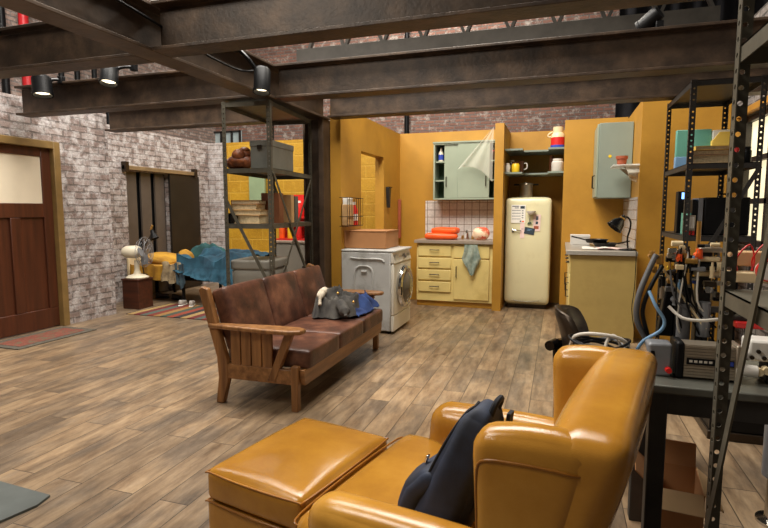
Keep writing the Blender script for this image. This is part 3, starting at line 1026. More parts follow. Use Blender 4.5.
em.build('pressed_ridge', 'washer', wm)
fp = MB().box(0.53, 0, 0.20, 0.565, D_, 0.74)
fp.build('front_panel', 'washer_front', wm, bevel=0.014)
MB().prism([(0.53, 0.745), (0.572, 0.745), (0.545, 0.862), (0.53, 0.862)], 'y', 0, D_).build('control_panel', 'washer_front', wm, bevel=0.008)
MB().cyl((0.558, 0.34, 0.80), (0.588, 0.34, 0.807), 0.028, 0.024, 18).build('programme_knob', 'chrome', wm)
MB().box(0.555, 0.04, 0.775, 0.566, 0.17, 0.835).build('detergent_drawer', 'washer', wm, bevel=0.004)
MB().box(0.552, 0.42, 0.79, 0.562, 0.54, 0.82).build('display', 'cast_grey', wm)
MB().box(0.53, 0.005, 0.03, 0.562, D_ - 0.005, 0.195).build('kick_panel', 'washer_front', wm, bevel=0.008)
dc = (0.565, 0.31, 0.475)
dw = MB().lathe([(0.225, 0.0), (0.235, 0.02), (0.225, 0.045), (0.195, 0.055), (0.175, 0.04), (0.17, 0.02)], dc, 40, (1, 0, 0), closed=True).build('door_ring', 'chrome', wm)
MB().lathe([(0.176, 0.03), (0.15, 0.055), (0.10, 0.075), (0.0, 0.082)], dc, 36, (1, 0, 0)).build('door_glass', 'smoke_glass', dw)
MB().obox((0.612, 0.105, 0.45), (0.014, 0.022, 0.09)).build('door_handle', 'black', dw, bevel=0.004)
for q in ((0.05, 0.05), (0.05, 0.55), (0.5, 0.05), (0.5, 0.55)):
    MB().cyl((q[0], q[1], 0), (q[0], q[1], 0.032), 0.022, n=12).build('foot', 'black', wm)

bx = thing('cardboard_box', 'brown closed cardboard box on top of the washing machine', 'box', (-2.03, 5.50, 0.893))
MB().box(-0.17, -0.2, 0, 0.30, 0.27, 0.185).build('body', 'card', bx, bevel=0.004)
MB().box(-0.175, -0.205, 0.178, 0.305, 0.032, 0.188).box(-0.175, 0.038, 0.178, 0.305, 0.275, 0.188).build('flap', 'card', bx, bevel=0.002)

# ------------------------------------------------------------------ kitchen, back run
kc = thing('base_cabinet', 'cream-yellow kitchen base cabinet with four drawers beside one door', 'cabinet', (-1.83, 6.95, 0))
KW = 1.02
MB().box(0.0, 0.02, 0.075, KW, 0.43, 0.855).build('carcass', 'cream_cab', kc, bevel=0.004)
MB().box(0.0, 0.05, 0.0, KW, 0.42, 0.075).build('toe_board', 'toe', kc)
zt = 0.84
for i, h in enumerate((0.17, 0.155, 0.155, 0.155)):
    dz = MB().box(0.025, 0.0, zt - h + 0.012, 0.475, 0.02, zt - 0.004).build('drawer', 'cream_cab', kc, bevel=0.006)
    zc = zt - h * 0.42
    MB().tube([(0.19, 0.0, zc), (0.19, -0.025, zc), (0.31, -0.025, zc), (0.31, 0.0, zc)], 0.006, 8, 0).build('handle', 'handle_dark', dz, label='dark bar handle')
    zt -= h + 0.006
dz = MB().box(0.51, 0.0, 0.665, 0.98, 0.02, 0.836).build('drawer', 'cream_cab', kc, bevel=0.006)
dr_ = MB().box(0.51, 0.0, 0.11, 0.98, 0.02, 0.65)
dr_ = dr_.build('door', 'cream_cab', kc, bevel=0.006)
MB().tube([(0.55, 0.0, 0.41), (0.55, -0.025, 0.41), (0.55, -0.025, 0.55), (0.55, 0.0, 0.55)], 0.006, 8, 0).build('handle', 'handle_dark', dr_, label='dark bar handle')
tag(MB().box(-1.855, 6.915, 0.857, -0.802, 7.398, 0.90).build('worktop', 'counter', bevel=0.004), 'grey-taupe worktop on the cream drawer cabinet', 'worktop')
# towel on the drawer front
def tw(u, v):
    x = -1.205 + 0.235 * u + 0.02 * math.sin(v * 5 + 1) * (1 - u)
    wd = (0.75 + 0.5 * v) if v < 0.5 else (1.0 - 1.5 * (v - 0.5))
    x = -1.09 + (x + 1.09) * wd
    return (x + 0.02 * v, 6.918 - 0.012 * math.sin(u * 14 + v * 4) - 0.012, 0.85 - 0.36 * v - 0.05 * math.sin(u * PI) * v)
tag(MB().sheet(tw, 22, 20, 0.008).build('tea_towel', 'towel', smooth=80), 'pale aqua towel hanging over the cream cabinet door', 'towel')
# things on the worktop
for i, (x, y, z, l, rz) in enumerate(((-1.52, 7.10, 0.910, 0.44, 6), (-1.47, 7.14, 0.984, 0.36, -8))):
    mt = Matrix.Translation((x, y, z + 0.036)) @ Matrix.Rotation(R(rz), 4, 'Z')
    o = MB().puff((0, 0, 0), (l, 0.20, 0.070), 0.03, (0, 0, 0.012), warp=lambda a, b, c, p: p + Vector((0, 0, 0.010 * nz(p.x * 14, p.y * 14, 2 + p.z * 8))), mtx=mt).build('orange_bag', 'orange', smooth=80)
    tag(o, ('lower glossy orange bag on the kitchen worktop', 'upper glossy orange bag, lying on another orange bag on the worktop')[i], 'bag', 'orange bags on the worktop')
o = MB().puff((-0.99, 7.14, 0.985), (0.21, 0.14, 0.155), 0.06, (0.01, 0.01, 0.01), warp=lambda a, b, c, p: p + 0.012 * Vector((nz(p.x * 16, p.z * 16, 1), nz(p.y * 16, p.z * 16, 5), 0))).build('printed_bag', 'floral', smooth=80)
tag(o, 'small bag with red and cream print on the kitchen worktop', 'bag')
tp = thing('tap', 'small dull metal tap on the worktop between the orange and the printed bag', 'tap', (-1.20, 7.33, 0.9))
MB().cyl((0, 0, 0), (0, 0, 0.07), 0.02, 0.014, 14).tube([(0, 0, 0.06), (0, -0.01, 0.11), (0, -0.08, 0.12), (0, -0.13, 0.09)], 0.011, 10).build('spout', 'chrome', tp)
MB().cyl((-0.07, 0, 0.0), (-0.07, 0, 0.05), 0.02, 0.016, 12).build('handle', 'brass', tp)
MB().cyl((0.07, 0, 0.0), (0.07, 0, 0.05), 0.02, 0.016, 12).build('handle', 'brass', tp)

# mint wall cabinet with two sliding doors
uc = thing('wall_cabinet', 'mint green wall cabinet with two sliding doors above the splashback', 'cabinet', (-1.64, 7.10, 1.44))
UW, UH = 0.835, 0.75
cs = MB()
cs.box(0, 0, 0, 0.022, 0.295, UH).box(UW - 0.022, 0, 0, UW, 0.295, UH).box(0.022, 0, 0, UW - 0.022, 0.295, 0.02).box(0.022, 0, UH - 0.02, UW - 0.022, 0.295, UH)
cs.box(-0.008, -0.012, UH - 0.002, UW, 0.295, UH + 0.018)
cs.build('carcass', 'mint', uc)
MB().box(0.022, 0.28, 0.02, UW - 0.022, 0.294, UH - 0.02).build('back_panel', 'mint_dark', uc, smooth=0)
for z in (0.245, 0.495):
    MB().box(0.024, 0.03, z, UW - 0.024, 0.278, z + 0.018).build('shelf', 'mint', uc, smooth=0)
for x0, x1, y, hx in ((0.145, 0.34, 0.02, 0.175), (0.33, 0.75, 0.0, 0.705)):
    sdw = MB().box(x0, y, 0.022, x1, y + 0.016, UH - 0.022).build('sliding_door', 'mint', uc, bevel=0.003)
    MB().tube([(hx, y, 0.175), (hx, y - 0.018, 0.175), (hx, y - 0.018, 0.305), (hx, y, 0.305)], 0.006, 8, 0).build('handle', 'handle_dark', sdw, label='dark bar handle')


def jar(name, label, loc, r, h, m, lid=None, group=None, cat='jar'):
    t = thing(name, label, cat, loc, 0, group)
    MB().lathe([(r * 0.9, 0), (r, h * 0.06), (r, h * 0.72), (r * 0.75, h * 0.84), (r * 0.75, h * 0.86)], n=18).build('body', m, t)
    MB().lathe([(r * 0.8, h * 0.86), (r * 0.8, h), (0, h)], n=18).build('lid', lid or m, t)
    return t


bt = thing('bottle', 'clear bottle with a blue label standing in the mint wall cabinet', 'bottle', (-1.555, 7.19, 1.955))
MB().lathe([(0.035, 0), (0.036, 0.11), (0.014, 0.15), (0.014, 0.18), (0, 0.18)], n=18).build('body', 'fan', bt)
MB().lathe([(0.0368, 0.02), (0.0372, 0.09)], n=18, closed=False).build('paper_label', 'blue_p', bt)
jar('jar', 'dark jar at the right end of the mint wall cabinet', (-0.86, 7.18, 1.955), 0.028, 0.13, 'jar_brown', 'red')

# plastic film hooked on the partition and draped over the cabinet
def film(u, v):
    top = Vector((-0.815, 6.86, 2.34))
    low = Vector((-1.30, 7.05, 1.83)).lerp(Vector((-0.83, 6.96, 1.66)), v)
    p = top.lerp(low, u)
    p.y -= 0.03 * math.sin(v * 15) * u * (1 - 0.5 * u) + 0.02 * u
    p.z += 0.20 * u * v * (1 - v) * 2
    return p
tag(MB().sheet(film, 24, 24, 0.0).build('plastic_film', 'film', smooth=80), 'sheet of clear plastic film hanging over the mint wall cabinet', 'plastic sheet')

# ------------------------------------------------------------------ fridge
fg = thing('refrigerator', 'old rounded ivory refrigerator with notes and magnets on its door', 'refrigerator', (-0.675, 7.13, 0))
def fr_w(a, b, c, p):
    return p
MB().puff((0.29, 0.33, 0.75), (0.575, 0.52, 1.43), 0.075, (0, 0, 0.008), k=14).build('body', 'fridge', fg, smooth=80)
MB().puff((0.29, 0.045, 0.765), (0.575, 0.09, 1.38), 0.042, (0, 0.012, 0), k=14).build('door', 'fridge', fg, smooth=80)
MB().box(0.04, 0.10, 0.0, 0.54, 0.55, 0.05).build('base', 'handle_dark', fg)
hd = MB().obox((0.10, -0.012, 1.035), (0.03, 0.02, 0.045)).tube([(0.095, -0.03, 1.04), (0.14, -0.035, 1.037), (0.21, -0.03, 1.03)], [0.011, 0.008, 0.006], 10)
hd.build('door_handle', 'chrome', fg, bevel=0.003)
MB().tube([(0.12, -0.005, 0.115), (0.30, -0.012, 0.10), (0.46, -0.005, 0.12)], 0.003, 6).build('trim_line', 'chrome', fg)
FY = 7.118


def card(name, label, x, z, w, h, m, y=FY, rz=0.0, cat='note', marks=()):
    t = thing(name, label, cat, (x, y, z), rot=(0, R(rz), 0))
    MB().box(-w / 2, -0.002, -h / 2, w / 2, 0, h / 2).build('sheet', m, t, smooth=0)
    for (mx, mz, mw, mh, mm) in marks:
        MB().box(mx - mw / 2, -0.0032, mz - mh / 2, mx + mw / 2, -0.002, mz + mh / 2).build('print', mm, t, smooth=0)
    return t


rows = [(-0.035, 0.098, 0.085, 0.011, 'ink'), (-0.02, 0.077, 0.05, 0.010, 'ink'), (0.052, 0.084, 0.055, 0.034, 'slate_card')]
for q in range(4):
    rows.append((-0.025, 0.045 - q * 0.037, 0.11, 0.006, 'ink'))
    rows.append((0.055, 0.04 - q * 0.03, 0.02, 0.010, 'ink'))
rows.append((0.03, -0.095, 0.02, 0.018, 'slate_card'))
rows.append((0.06, -0.098, 0.03, 0.016, 'orange'))
card('poster', 'white printed poster with rows of grey text on the fridge door', -0.51, 1.25, 0.18, 0.235, 'paper', marks=rows, cat='poster')
card('pink_note', 'narrow pale pink note below the poster on the fridge door', -0.455, 1.035, 0.055, 0.20, 'pink_paper', marks=[(0, 0.02, 0.03, 0.004, 'ink')])
card('postcard', 'dark slate-blue card, tilted, on the fridge door', -0.365, 1.03, 0.125, 0.085, 'slate_card', y=FY - 0.004, rz=10, cat='card', marks=[(0.0, 0.02, 0.06, 0.005, 'light_blue'), (-0.01, 0.005, 0.04, 0.005, 'light_blue')])
card('photo_strip', 'brown-pink strip of small pictures on the right of the fridge door', -0.275, 1.135, 0.09, 0.215, 'pink_paper', rz=2, cat='picture', marks=[(0, 0.06, 0.03, 0.05, 'ink'), (0, 0.0, 0.03, 0.035, 'slate_card'), (-0.005, -0.06, 0.06, 0.04, 'terracotta')])
bw = thing('magnetic_bowl', 'small white bowl fixed to the upper fridge door', 'bowl', (-0.345, 7.115, 1.27))
MB().lathe([(0.0, -0.03), (0.035, -0.026), (0.055, 0.0), (0.058, 0.018), (0.052, 0.018), (0.03, -0.015), (0, -0.018)], n=20, c=(0, -0.045, 0)).build('bowl', 'jar_white', bw)
lm = thing('fridge_magnet', 'small dark lamp-shaped magnet under the white bowl on the fridge', 'magnet', (-0.365, 7.114, 1.13))
MB().box(-0.003, -0.008, 0, 0.003, 0, 0.07).build('stem', 'ink', lm)
MB().prism([(-0.03, -0.012), (0.03, -0.012), (0.018, 0.012), (-0.018, 0.012)], 'y', -0.008, 0).build('shade', 'mint_dark', lm)
pt = thing('pressure_pot', 'dull metal pot with side handles on top of the refrigerator', 'pot', (-0.44, 7.45, 1.474))
MB().lathe([(0.075, 0), (0.085, 0.01), (0.085, 0.16), (0.095, 0.165), (0.09, 0.18), (0, 0.195)], n=24).build('body', 'alu', pt)
MB().cyl((-0.16, 0, 0.165), (-0.085, 0, 0.165), 0.012, n=10).build('handle', 'black', pt)
MB().cyl((0.085, 0, 0.165), (0.16, 0, 0.165), 0.012, n=10).build('handle', 'black', pt)
# shelves above the fridge: side pieces deeper than the middle
for i, z in enumerate((1.76, 2.055)):
    s_ = MB().box(-0.689, 7.03, z, -0.47, 7.748, z + 0.022).box(-0.16, 7.03, z, 0.029, 7.748, z + 0.022).box(-0.47, 7.28, z, -0.16, 7.748, z + 0.022)
    tag(s_.build('niche_shelf', 'grey_mint', smooth=0), ('lower grey U-shaped shelf above the refrigerator', 'upper grey U-shaped shelf carrying the red and white flask')[i], 'shelf')
jar('jar', 'white jar at the left end of the lower niche shelf', (-0.655, 7.12, 1.782), 0.03, 0.12, 'jar_white', 'jar_white')
jar('jar', 'dark jar just behind the yellow tin on the niche shelf', (-0.62, 7.26, 1.782), 0.04, 0.17, 'jar_brown', 'jar_white')
jar('tin', 'yellow tin with a brown lid on the niche shelf', (-0.56, 7.13, 1.782), 0.05, 0.135, 'yellow_p', 'jar_brown', cat='tin')
mg = thing('mug', 'dark mug beside the yellow tin on the niche shelf', 'mug', (-0.50, 7.2, 1.782))
MB().lathe([(0.035, 0), (0.042, 0.02), (0.044, 0.15), (0.039, 0.15), (0.037, 0.02), (0, 0.015)], n=18).build('cup', 'jar_brown', mg)
MB().tube([(0.042, 0, 0.12), (0.075, 0, 0.115), (0.078, 0, 0.06), (0.042, 0, 0.04)], 0.007, 8).build('handle', 'jar_white', mg)
jar('jar', 'squat white stoneware jar on the lower niche shelf, right side', (-0.045, 7.13, 1.782), 0.075, 0.16, 'jar_white', 'jar_white')
jar('bottle', 'dark brown bottle beside the squat white jar above the refrigerator', (-0.12, 7.22, 1.782), 0.03, 0.21, 'jar_brown', 'jar_brown', cat='bottle')
fl = thing('vacuum_flask', 'red flask with a cream top and blue base on the upper shelf', 'flask', (-0.05, 7.12, 2.077))
MB().lathe([(0.088, 0), (0.088, 0.03)], n=24).build('base', 'blue_p', fl)
MB().lathe([(0.084, 0.03), (0.084, 0.125)], n=24).build('body', 'red', fl)
MB().lathe([(0.082, 0.125), (0.08, 0.16), (0.06, 0.185), (0.062, 0.255), (0.0, 0.262)], n=24).build('cap', 'cream_plastic', fl)
MB().tube([(-0.084, 0, 0.14), (-0.115, 0, 0.14), (-0.115, 0, 0.17), (-0.065, 0, 0.20)], 0.008, 8).build('handle', 'cream_plastic', fl)

# ------------------------------------------------------------------ kitchen, right run
rc = thing('base_cabinet', 'olive-cream base cabinet at the right, seen from its plain end panel', 'cabinet', (0.10, 5.60, 0))
MB().box(0.02, 0.0, 0.0, 0.625, 0.018, 0.855).build('end_panel', 'olive_cab', rc, bevel=0.003)
MB().box(0.03, 0.02, 0.06, 0.625, 1.42, 0.855).build('carcass', 'cream_cab', rc)
for i in range(3):
    y0 = 0.03 + i * 0.465
    dd = MB().box(0.01, y0, 0.66, 0.03, y0 + 0.45, 0.84).build('drawer', 'cream_cab', rc, bevel=0.004)
    MB().tube([(0.01, y0 + 0.17, 0.76), (-0.018, y0 + 0.17, 0.76), (-0.018, y0 + 0.28, 0.76), (0.01, y0 + 0.28, 0.76)], 0.006, 8, 0).build('handle', 'handle_dark', dd, label='dark bar handle')
    dd = MB().box(0.01, y0, 0.08, 0.03, y0 + 0.45, 0.645).build('door', 'cream_cab', rc, bevel=0.004)
    MB().tube([(0.01, y0 + 0.06, 0.42), (-0.018, y0 + 0.06, 0.42), (-0.018, y0 + 0.06, 0.56), (0.01, y0 + 0.06, 0.56)], 0.006, 8, 0).build('handle', 'handle_dark', dd, label='dark bar handle')
tag(MB().box(0.075, 5.565, 0.857, 0.725, 7.025, 0.90).build('worktop', 'counter_grey', bevel=0.004), 'cool grey worktop on the olive-cream cabinet, with desk lamp and pans', 'worktop')
ru = thing('wall_cabinet', 'grey-green wall cabinet on the right kitchen wall above the desk lamp', 'cabinet', (0.372, 6.42, 1.435))
MB().box(0.02, 0, 0, 0.362, 0.60, 0.82).build('carcass', 'grey_mint', ru, bevel=0.004)
for i in range(2):
    y0 = 0.01 + 0.29 * i
    dd = MB().box(0.0, y0, 0.01, 0.018, y0 + 0.285, 0.81).build('door', 'mint', ru, bevel=0.003)
    MB().tube([(0, y0 + (0.24 if i == 0 else 0.06), 0.12), (-0.02, y0 + (0.24 if i == 0 else 0.06), 0.12), (-0.02, y0 + (0.24 if i == 0 else 0.06), 0.26), (0, y0 + (0.24 if i == 0 else 0.06), 0.26)], 0.006, 8, 0).build('handle', 'handle_dark', dd, label='dark bar handle')
MB().cyl((0.135, -0.004, 0.455), (0.135, 0.0, 0.455), 0.016, n=14).build('sticker', 'yellow_p', ru)
# frosted glass wall shelf with pot, film
gs = thing('glass_wall_shelf', 'frosted glass wall shelf in front of the grey-green cabinet', 'shelf', (0.737, 5.87, 1.745))
MB().prism([(0.0, 0.0), (0.0, 0.5), (-0.235, 0.42), (-0.235, 0.06)], 'z', 0, 0.014).build('plate', 'glass_shelf', gs, bevel=0.003)
MB().prism([(0.0, -0.02), (-0.14, -0.005), (0.0, -0.13)], 'y', 0.40, 0.415).prism([(0.0, -0.02), (-0.14, -0.005), (0.0, -0.13)], 'y', 0.08, 0.095).build('bracket', 'alu', gs)
pp = thing('clay_pot', 'small terracotta pot on the frosted glass wall shelf', 'pot', (0.60, 6.12, 1.76))
MB().lathe([(0.038, 0), (0.05, 0.07), (0.058, 0.07), (0.06, 0.1), (0.052, 0.1), (0.045, 0.02), (0, 0.015)], n=20).build('body', 'terracotta', pp)
def film2(u, v):
    a = -0.02 + 0.16 * u
    return (0.735 - 0.12 * math.sin(PI * u) * (1 - 0.3 * v) - 0.005, 5.86 - 0.02 * math.sin(9 * v + 4 * u) + 0.16 * (u - 0.5), 1.75 - 0.17 * v * (0.55 + 0.45 * u))
tag(MB().sheet(film2, 16, 12).build('plastic_wrap', 'film', smooth=80), 'crumpled clear plastic hanging from the glass wall shelf', 'plastic sheet')
# things on the right worktop
wb = thing('white_box', 'white carton on the grey worktop near the fridge', 'box', (0.22, 6.62, 0.9))
MB().box(-0.09, -0.08, 0, 0.12, 0.09, 0.11).build('body', 'white', wb, bevel=0.003)
MB().box(-0.093, -0.083, 0.085, 0.123, 0.093, 0.113).build('lid', 'white', wb, bevel=0.002)
for i, (x, y, z, an) in enumerate(((0.48, 6.25, 0.905, 5), (0.40, 6.40, 0.935, 165))):
    pn = thing('frying_pan', ('flat black iron pan lying on the grey worktop', 'black iron pan stacked across another pan, handle up')[i], 'pan', (x, y, z), R(an))
    MB().lathe([(0.0, 0.0), (0.10, 0.0), (0.128, 0.04), (0.122, 0.04), (0.097, 0.008), (0.0, 0.006)], n=28).build('pan', 'pan', pn)
    MB().beam((0.12, 0, 0.03), (0.27, 0, 0.065), 0.022, 0.014).build('handle', 'black', pn, bevel=0.003)
pgs = thing('paper_sheets', 'loose pale sheets of paper in front of the pans on the worktop', 'paper', (0.42, 5.82, 0.9005))
MB().sheet(lambda u, v: (-0.19 + 0.36 * u, -0.06 + 0.16 * v, 0.006 + 0.016 * abs(math.sin(u * 6 + v)) * v), 14, 8, 0.002).build('sheet', 'paper', pgs, smooth=60)
MB().sheet(lambda u, v: (-0.05 + 0.28 * u, -0.10 + 0.15 * v, 0.010 + 0.012 * abs(math.sin(u * 5 + 2 * v))), 14, 8, 0.002).build('sheet', 'pink_paper', pgs, smooth=60)
dl = thing('desk_lamp', 'black gooseneck desk lamp on the grey worktop by the tiles', 'lamp', (0.655, 5.76, 0.9))
MB().lathe([(0.085, 0), (0.085, 0.008), (0.07, 0.018), (0.012, 0.024), (0.0, 0.024)], n=24).build('base', 'black_gloss', dl)
MB().tube([(0, 0, 0.02), (-0.008, 0, 0.12), (0.012, 0, 0.21), (0.015, 0, 0.28), (-0.01, 0, 0.325), (-0.045, -0.01, 0.33)], 0.009, 10).build('gooseneck', 'black_gloss', dl)
sh = MB().lathe([(0.0, 0.055), (0.024, 0.05), (0.03, 0.01), (0.06, -0.03), (0.082, -0.10), (0.078, -0.10), (0.055, -0.03), (0.02, 0.0)], (-0.075, -0.02, 0.30), 28, (0.62, 0.2, 0.75)).build('lamp_shade', 'black_gloss', dl)
MB().lathe([(0.0315, 0.012), (0.034, 0.018), (0.03, 0.026)], (-0.075, -0.02, 0.30), 24, (0.62, 0.2, 0.75)).build('collar', 'brass', sh, label='brass collar')
MB().tube([(0.03, -0.06, 0.012), (0.045, -0.15, 0.008), (0.05, -0.20, 0.006), (0.052, -0.215, -0.05), (0.05, -0.215, -0.35), (0.035, -0.22, -0.55), (0.065, -0.225, -0.75)], 0.004, 6).build('cord', 'black', dl)

# left kitchen wall: wire rack with bottles, wedge fitting
wr_ = thing('wire_wall_rack', 'wire rack holding a red bottle on the yellow kitchen wall', 'rack', (-2.195, 5.16, 1.13))
g = MB()
for z in (0.0, 0.10, 0.30):
    g.tube([(0, 0, z), (0.09, 0, z), (0.09, 0.46, z), (0, 0.46, z)], 0.004, 6, 0)
for q in range(8):
    g.tube([(0.09, 0.46 * q / 7, 0.30), (0.09, 0.46 * q / 7, 0), (0, 0.46 * q / 7, 0)], 0.003, 6, 0)
g.build('wire_frame', 'handle_dark', wr_)
for i, (y, m, h, r_, lb) in enumerate(((5.27, 'book_tan', 0.22, 0.04, 'tan packet in the wire rack, left of the red bottle'), (5.45, 'red', 0.24, 0.042, 'red plastic bottle standing in the wire rack on the yellow wall'))):
    t_ = thing('bottle' if i else 'packet', lb, 'bottle' if i else 'packet', (-2.145, y, 1.136))
    if i:
        MB().lathe([(r_, 0), (r_, h * 0.7), (r_ * 0.4, h * 0.9), (r_ * 0.4, h * 0.92)], n=18).build('body', m, t_)
        MB().lathe([(r_ * 0.45, h * 0.92), (r_ * 0.45, h * 1.05), (0, h * 1.05)], n=14).build('cap', 'white', t_)
        MB().lathe([(r_ * 1.015, h * 0.2), (r_ * 1.015, h * 0.5)], n=18).build('paper_label', 'white', t_)
    else:
        MB().box(-0.035, -0.08, 0, 0.035, 0.08, h).build('body', m, t_, bevel=0.006)
        MB().box(-0.03, -0.07, h, 0.03, 0.07, h + 0.07).build('flap', 'paper', t_, bevel=0.003)
wgd = thing('wall_hook', 'dark tapering metal wall fitting right of the opening in the yellow wall', 'hook', (-2.2, 6.79, 1.33))
MB().prism([(-0.012, 0.0), (0.012, 0.0), (0.05, 0.24), (0.05, 0.27), (-0.05, 0.27), (-0.05, 0.24)], 'x', 0.0, 0.045).build('wedge', 'dark_steel', wgd, bevel=0.004)
MB().box(0.0, -0.045, 0.262, 0.06, 0.045, 0.275).build('cap', 'black', wgd)
tag(MB().box(-2.198, 7.30, 0.9, -2.16, 7.34, 1.45).build('wall_batten', 'terracotta', bevel=0.003), 'thin reddish vertical batten in the corner left of the kitchen cabinet', 'batten')

# ------------------------------------------------------------------ mustard leather armchair
ac = thing('armchair', 'large mustard leather wing armchair in the right foreground', 'armchair', (-0.185, 1.545, 0), R(168.05))


def seatw(x, y, z, p):
    t = max(0.0, min(1.0, (p.x - 0.12) / 0.10))
    p.y *= 1 + 0.17 * t * t * (3 - 2 * t)
    return p


MB().puff((0.115, 0, 0.345), (0.70, 0.62, 0.15), 0.05, (0.012, 0, 0.022), warp=seatw, k=16).build('seat_cushion', 'tan_leather', ac, smooth=80)
pp_ = [(0.455, -0.33, 0.40), (0.455, 0.33, 0.40)]
MB().tube([(0.452, -0.34, 0.385), (0.472, -0.30, 0.395), (0.478, 0, 0.40), (0.472, 0.30, 0.395), (0.452, 0.34, 0.385)], 0.0035, 8).build('seat_piping', 'tan_piping', ac)
MB().puff((0.075, 0, 0.20), (0.69, 0.76, 0.17), 0.03, (0.01, 0, 0), k=10).build('seat_base', 'tan_leather', ac, smooth=80)
for sg in (-1, 1):
    def armw(x, y, z, p, sg=sg):
        f = max(0.0, (p.x + 0.1) / 0.42)
        p.z -= 0.012 * f * (1 if z > 0 else 0)
        p.y += sg * 0.015 * max(0, z) * (1 - abs(y) * 0.3)
        return p
    MB().puff((0.045, sg * 0.375, 0.345), (0.61, 0.145, 0.43), 0.068, (0.012, 0.006, 0.008), warp=armw, k=16).build('armrest', 'tan_leather', ac, smooth=80)

    def wingw(x, y, z, p, sg=sg):
        h = (p.z + 0.3) / 0.6                      # 0 bottom .. 1 top
        front = -0.13 + 0.03 * h
        rear = -0.20 - 0.185 * h
        f = (p.x + 0.155) / 0.31
        p.x = rear + (front - rear) * f
        p.z += 0.012 * (1 - x * x) * max(0, z) + 0.012 * (0.5 - 0.5 * x) * max(0, z)
        p.y += sg * 0.015 * (0.5 + 0.5 * x) * h
        return p
    wa = ((0, sg * 0.372, 0.535), (0.31, 0.105, 0.58), 0.05, (0.0, 0.008, 0.006))
    wg = MB().puff(*wa, warp=wingw, k=16).build('wing', 'tan_leather', ac, smooth=80)
    MB().seam(*wa, wingw, [(0.9, sg, -0.6 + 0.2 * q) for q in range(7)] + [(0.82, sg, 0.76)] + [(0.6 - 0.25 * q, sg, 0.80) for q in range(7)], 0.0035).build('welt', 'tan_piping', wg)


def backw(x, y, z, p):
    h = (p.z + 0.35) / 0.7
    p.x -= 0.225 * h
    p.z += 0.02 * (1 - y * y) * max(0, z)
    return p


MB().puff((-0.135, 0, 0.515), (0.17, 0.85, 0.67), 0.055, (0.03, 0, 0.004), warp=backw, k=18).build('back_cushion', 'tan_leather', ac, smooth=80)
MB().puff((-0.172, 0, 0.47), (0.06, 0.83, 0.62), 0.03, (0.0, 0, 0), warp=backw, k=10).build('outer_back', 'tan_leather', ac, smooth=80)
MB().seam((-0.135, 0, 0.515), (0.17, 0.85, 0.67), 0.055, (0.03, 0, 0.004), backw, [(0.7, -0.9, 0.2), (0.7, -0.88, 0.6), (0.7, -0.84, 0.93), (0.7, -0.5, 0.95), (0.7, 0, 0.95), (0.7, 0.5, 0.95), (0.7, 0.84, 0.93), (0.7, 0.88, 0.6)], 0.0035).build('back_piping', 'tan_piping', ac)
for x, y in ((0.34, 0.31), (0.34, -0.31), (-0.22, 0.31), (-0.22, -0.31)):
    MB().cyl((x, y, 0.125), (x + (0.02 if x > 0 else -0.04), y, 0.0), 0.028, 0.018, 14).build('leg', 'foot_wood', ac)

ot = thing('ottoman', 'square mustard leather footstool in front of the armchair', 'ottoman', (-0.872, 1.69, 0), R(-11.5))
MB().puff((0, 0, 0.357), (0.425, 0.55, 0.118), 0.03, (0.006, 0.006, 0.030), k=16).build('cushion', 'tan_leather', ot, smooth=80)
MB().puff((0, 0, 0.233), (0.418, 0.542, 0.135), 0.012, (0.003, 0.003, 0), k=10).build('base', 'tan_leather', ot, smooth=80)
for z, e in ((0.402, -0.003), (0.299, -0.001)):
    a, b = 0.209 + e, 0.2715 + e
    MB().tube([(-a, -b + 0.02, z), (-a + 0.02, -b, z), (0, -b - 0.008, z), (a - 0.02, -b, z), (a, -b + 0.02, z), (a + 0.006, 0, z), (a, b - 0.02, z), (a - 0.02, b, z), (0, b + 0.008, z), (-a + 0.02, b, z), (-a, b - 0.02, z), (-a - 0.005, 0, z)], 0.0035, 8, 4, True).build('piping', 'tan_piping', ot)
for x in (-0.17, 0.17):
    for y in (-0.23, 0.23):
        MB().cyl((x, y, 0.17), (x, y, 0.0), 0.034, 0.022, 4).build('leg', 'foot_wood', ot, bevel=0.004)

# ------------------------------------------------------------------ backpack leaning in the armchair
bp = thing('backpack', 'dark navy backpack leaning in the mustard armchair', 'backpack', (-0.285, 1.36, 0.437))
bp.scale = (0.85, 0.72, 0.98)
bp.rotation_euler = (Matrix.Rotation(R(168), 3, 'Z') @ Matrix.Rotation(R(-20), 3, 'Y')).to_euler()


def bagw(x, y, z, p):
    h = (p.z + 0.19) / 0.38
    p.x *= 1 - 0.45 * h * h
    p.y *= 1 - 0.38 * h * h
    p += 0.007 * Vector((nz(p.y * 11, p.z * 9, 1), nz(p.x * 9, p.z * 11, 4), 0))
    return p


MB().puff((0, 0, 0.195), (0.16, 0.29, 0.38), 0.05, (0.02, 0.012, 0.016), warp=bagw, k=18).build('body', 'navy', bp, smooth=80)


def pockw(x, y, z, p):
    p += 0.006 * Vector((nz(p.y * 12, p.z * 12, 8), 0, 0))
    p.x -= 0.045 * max(0, z)
    return p


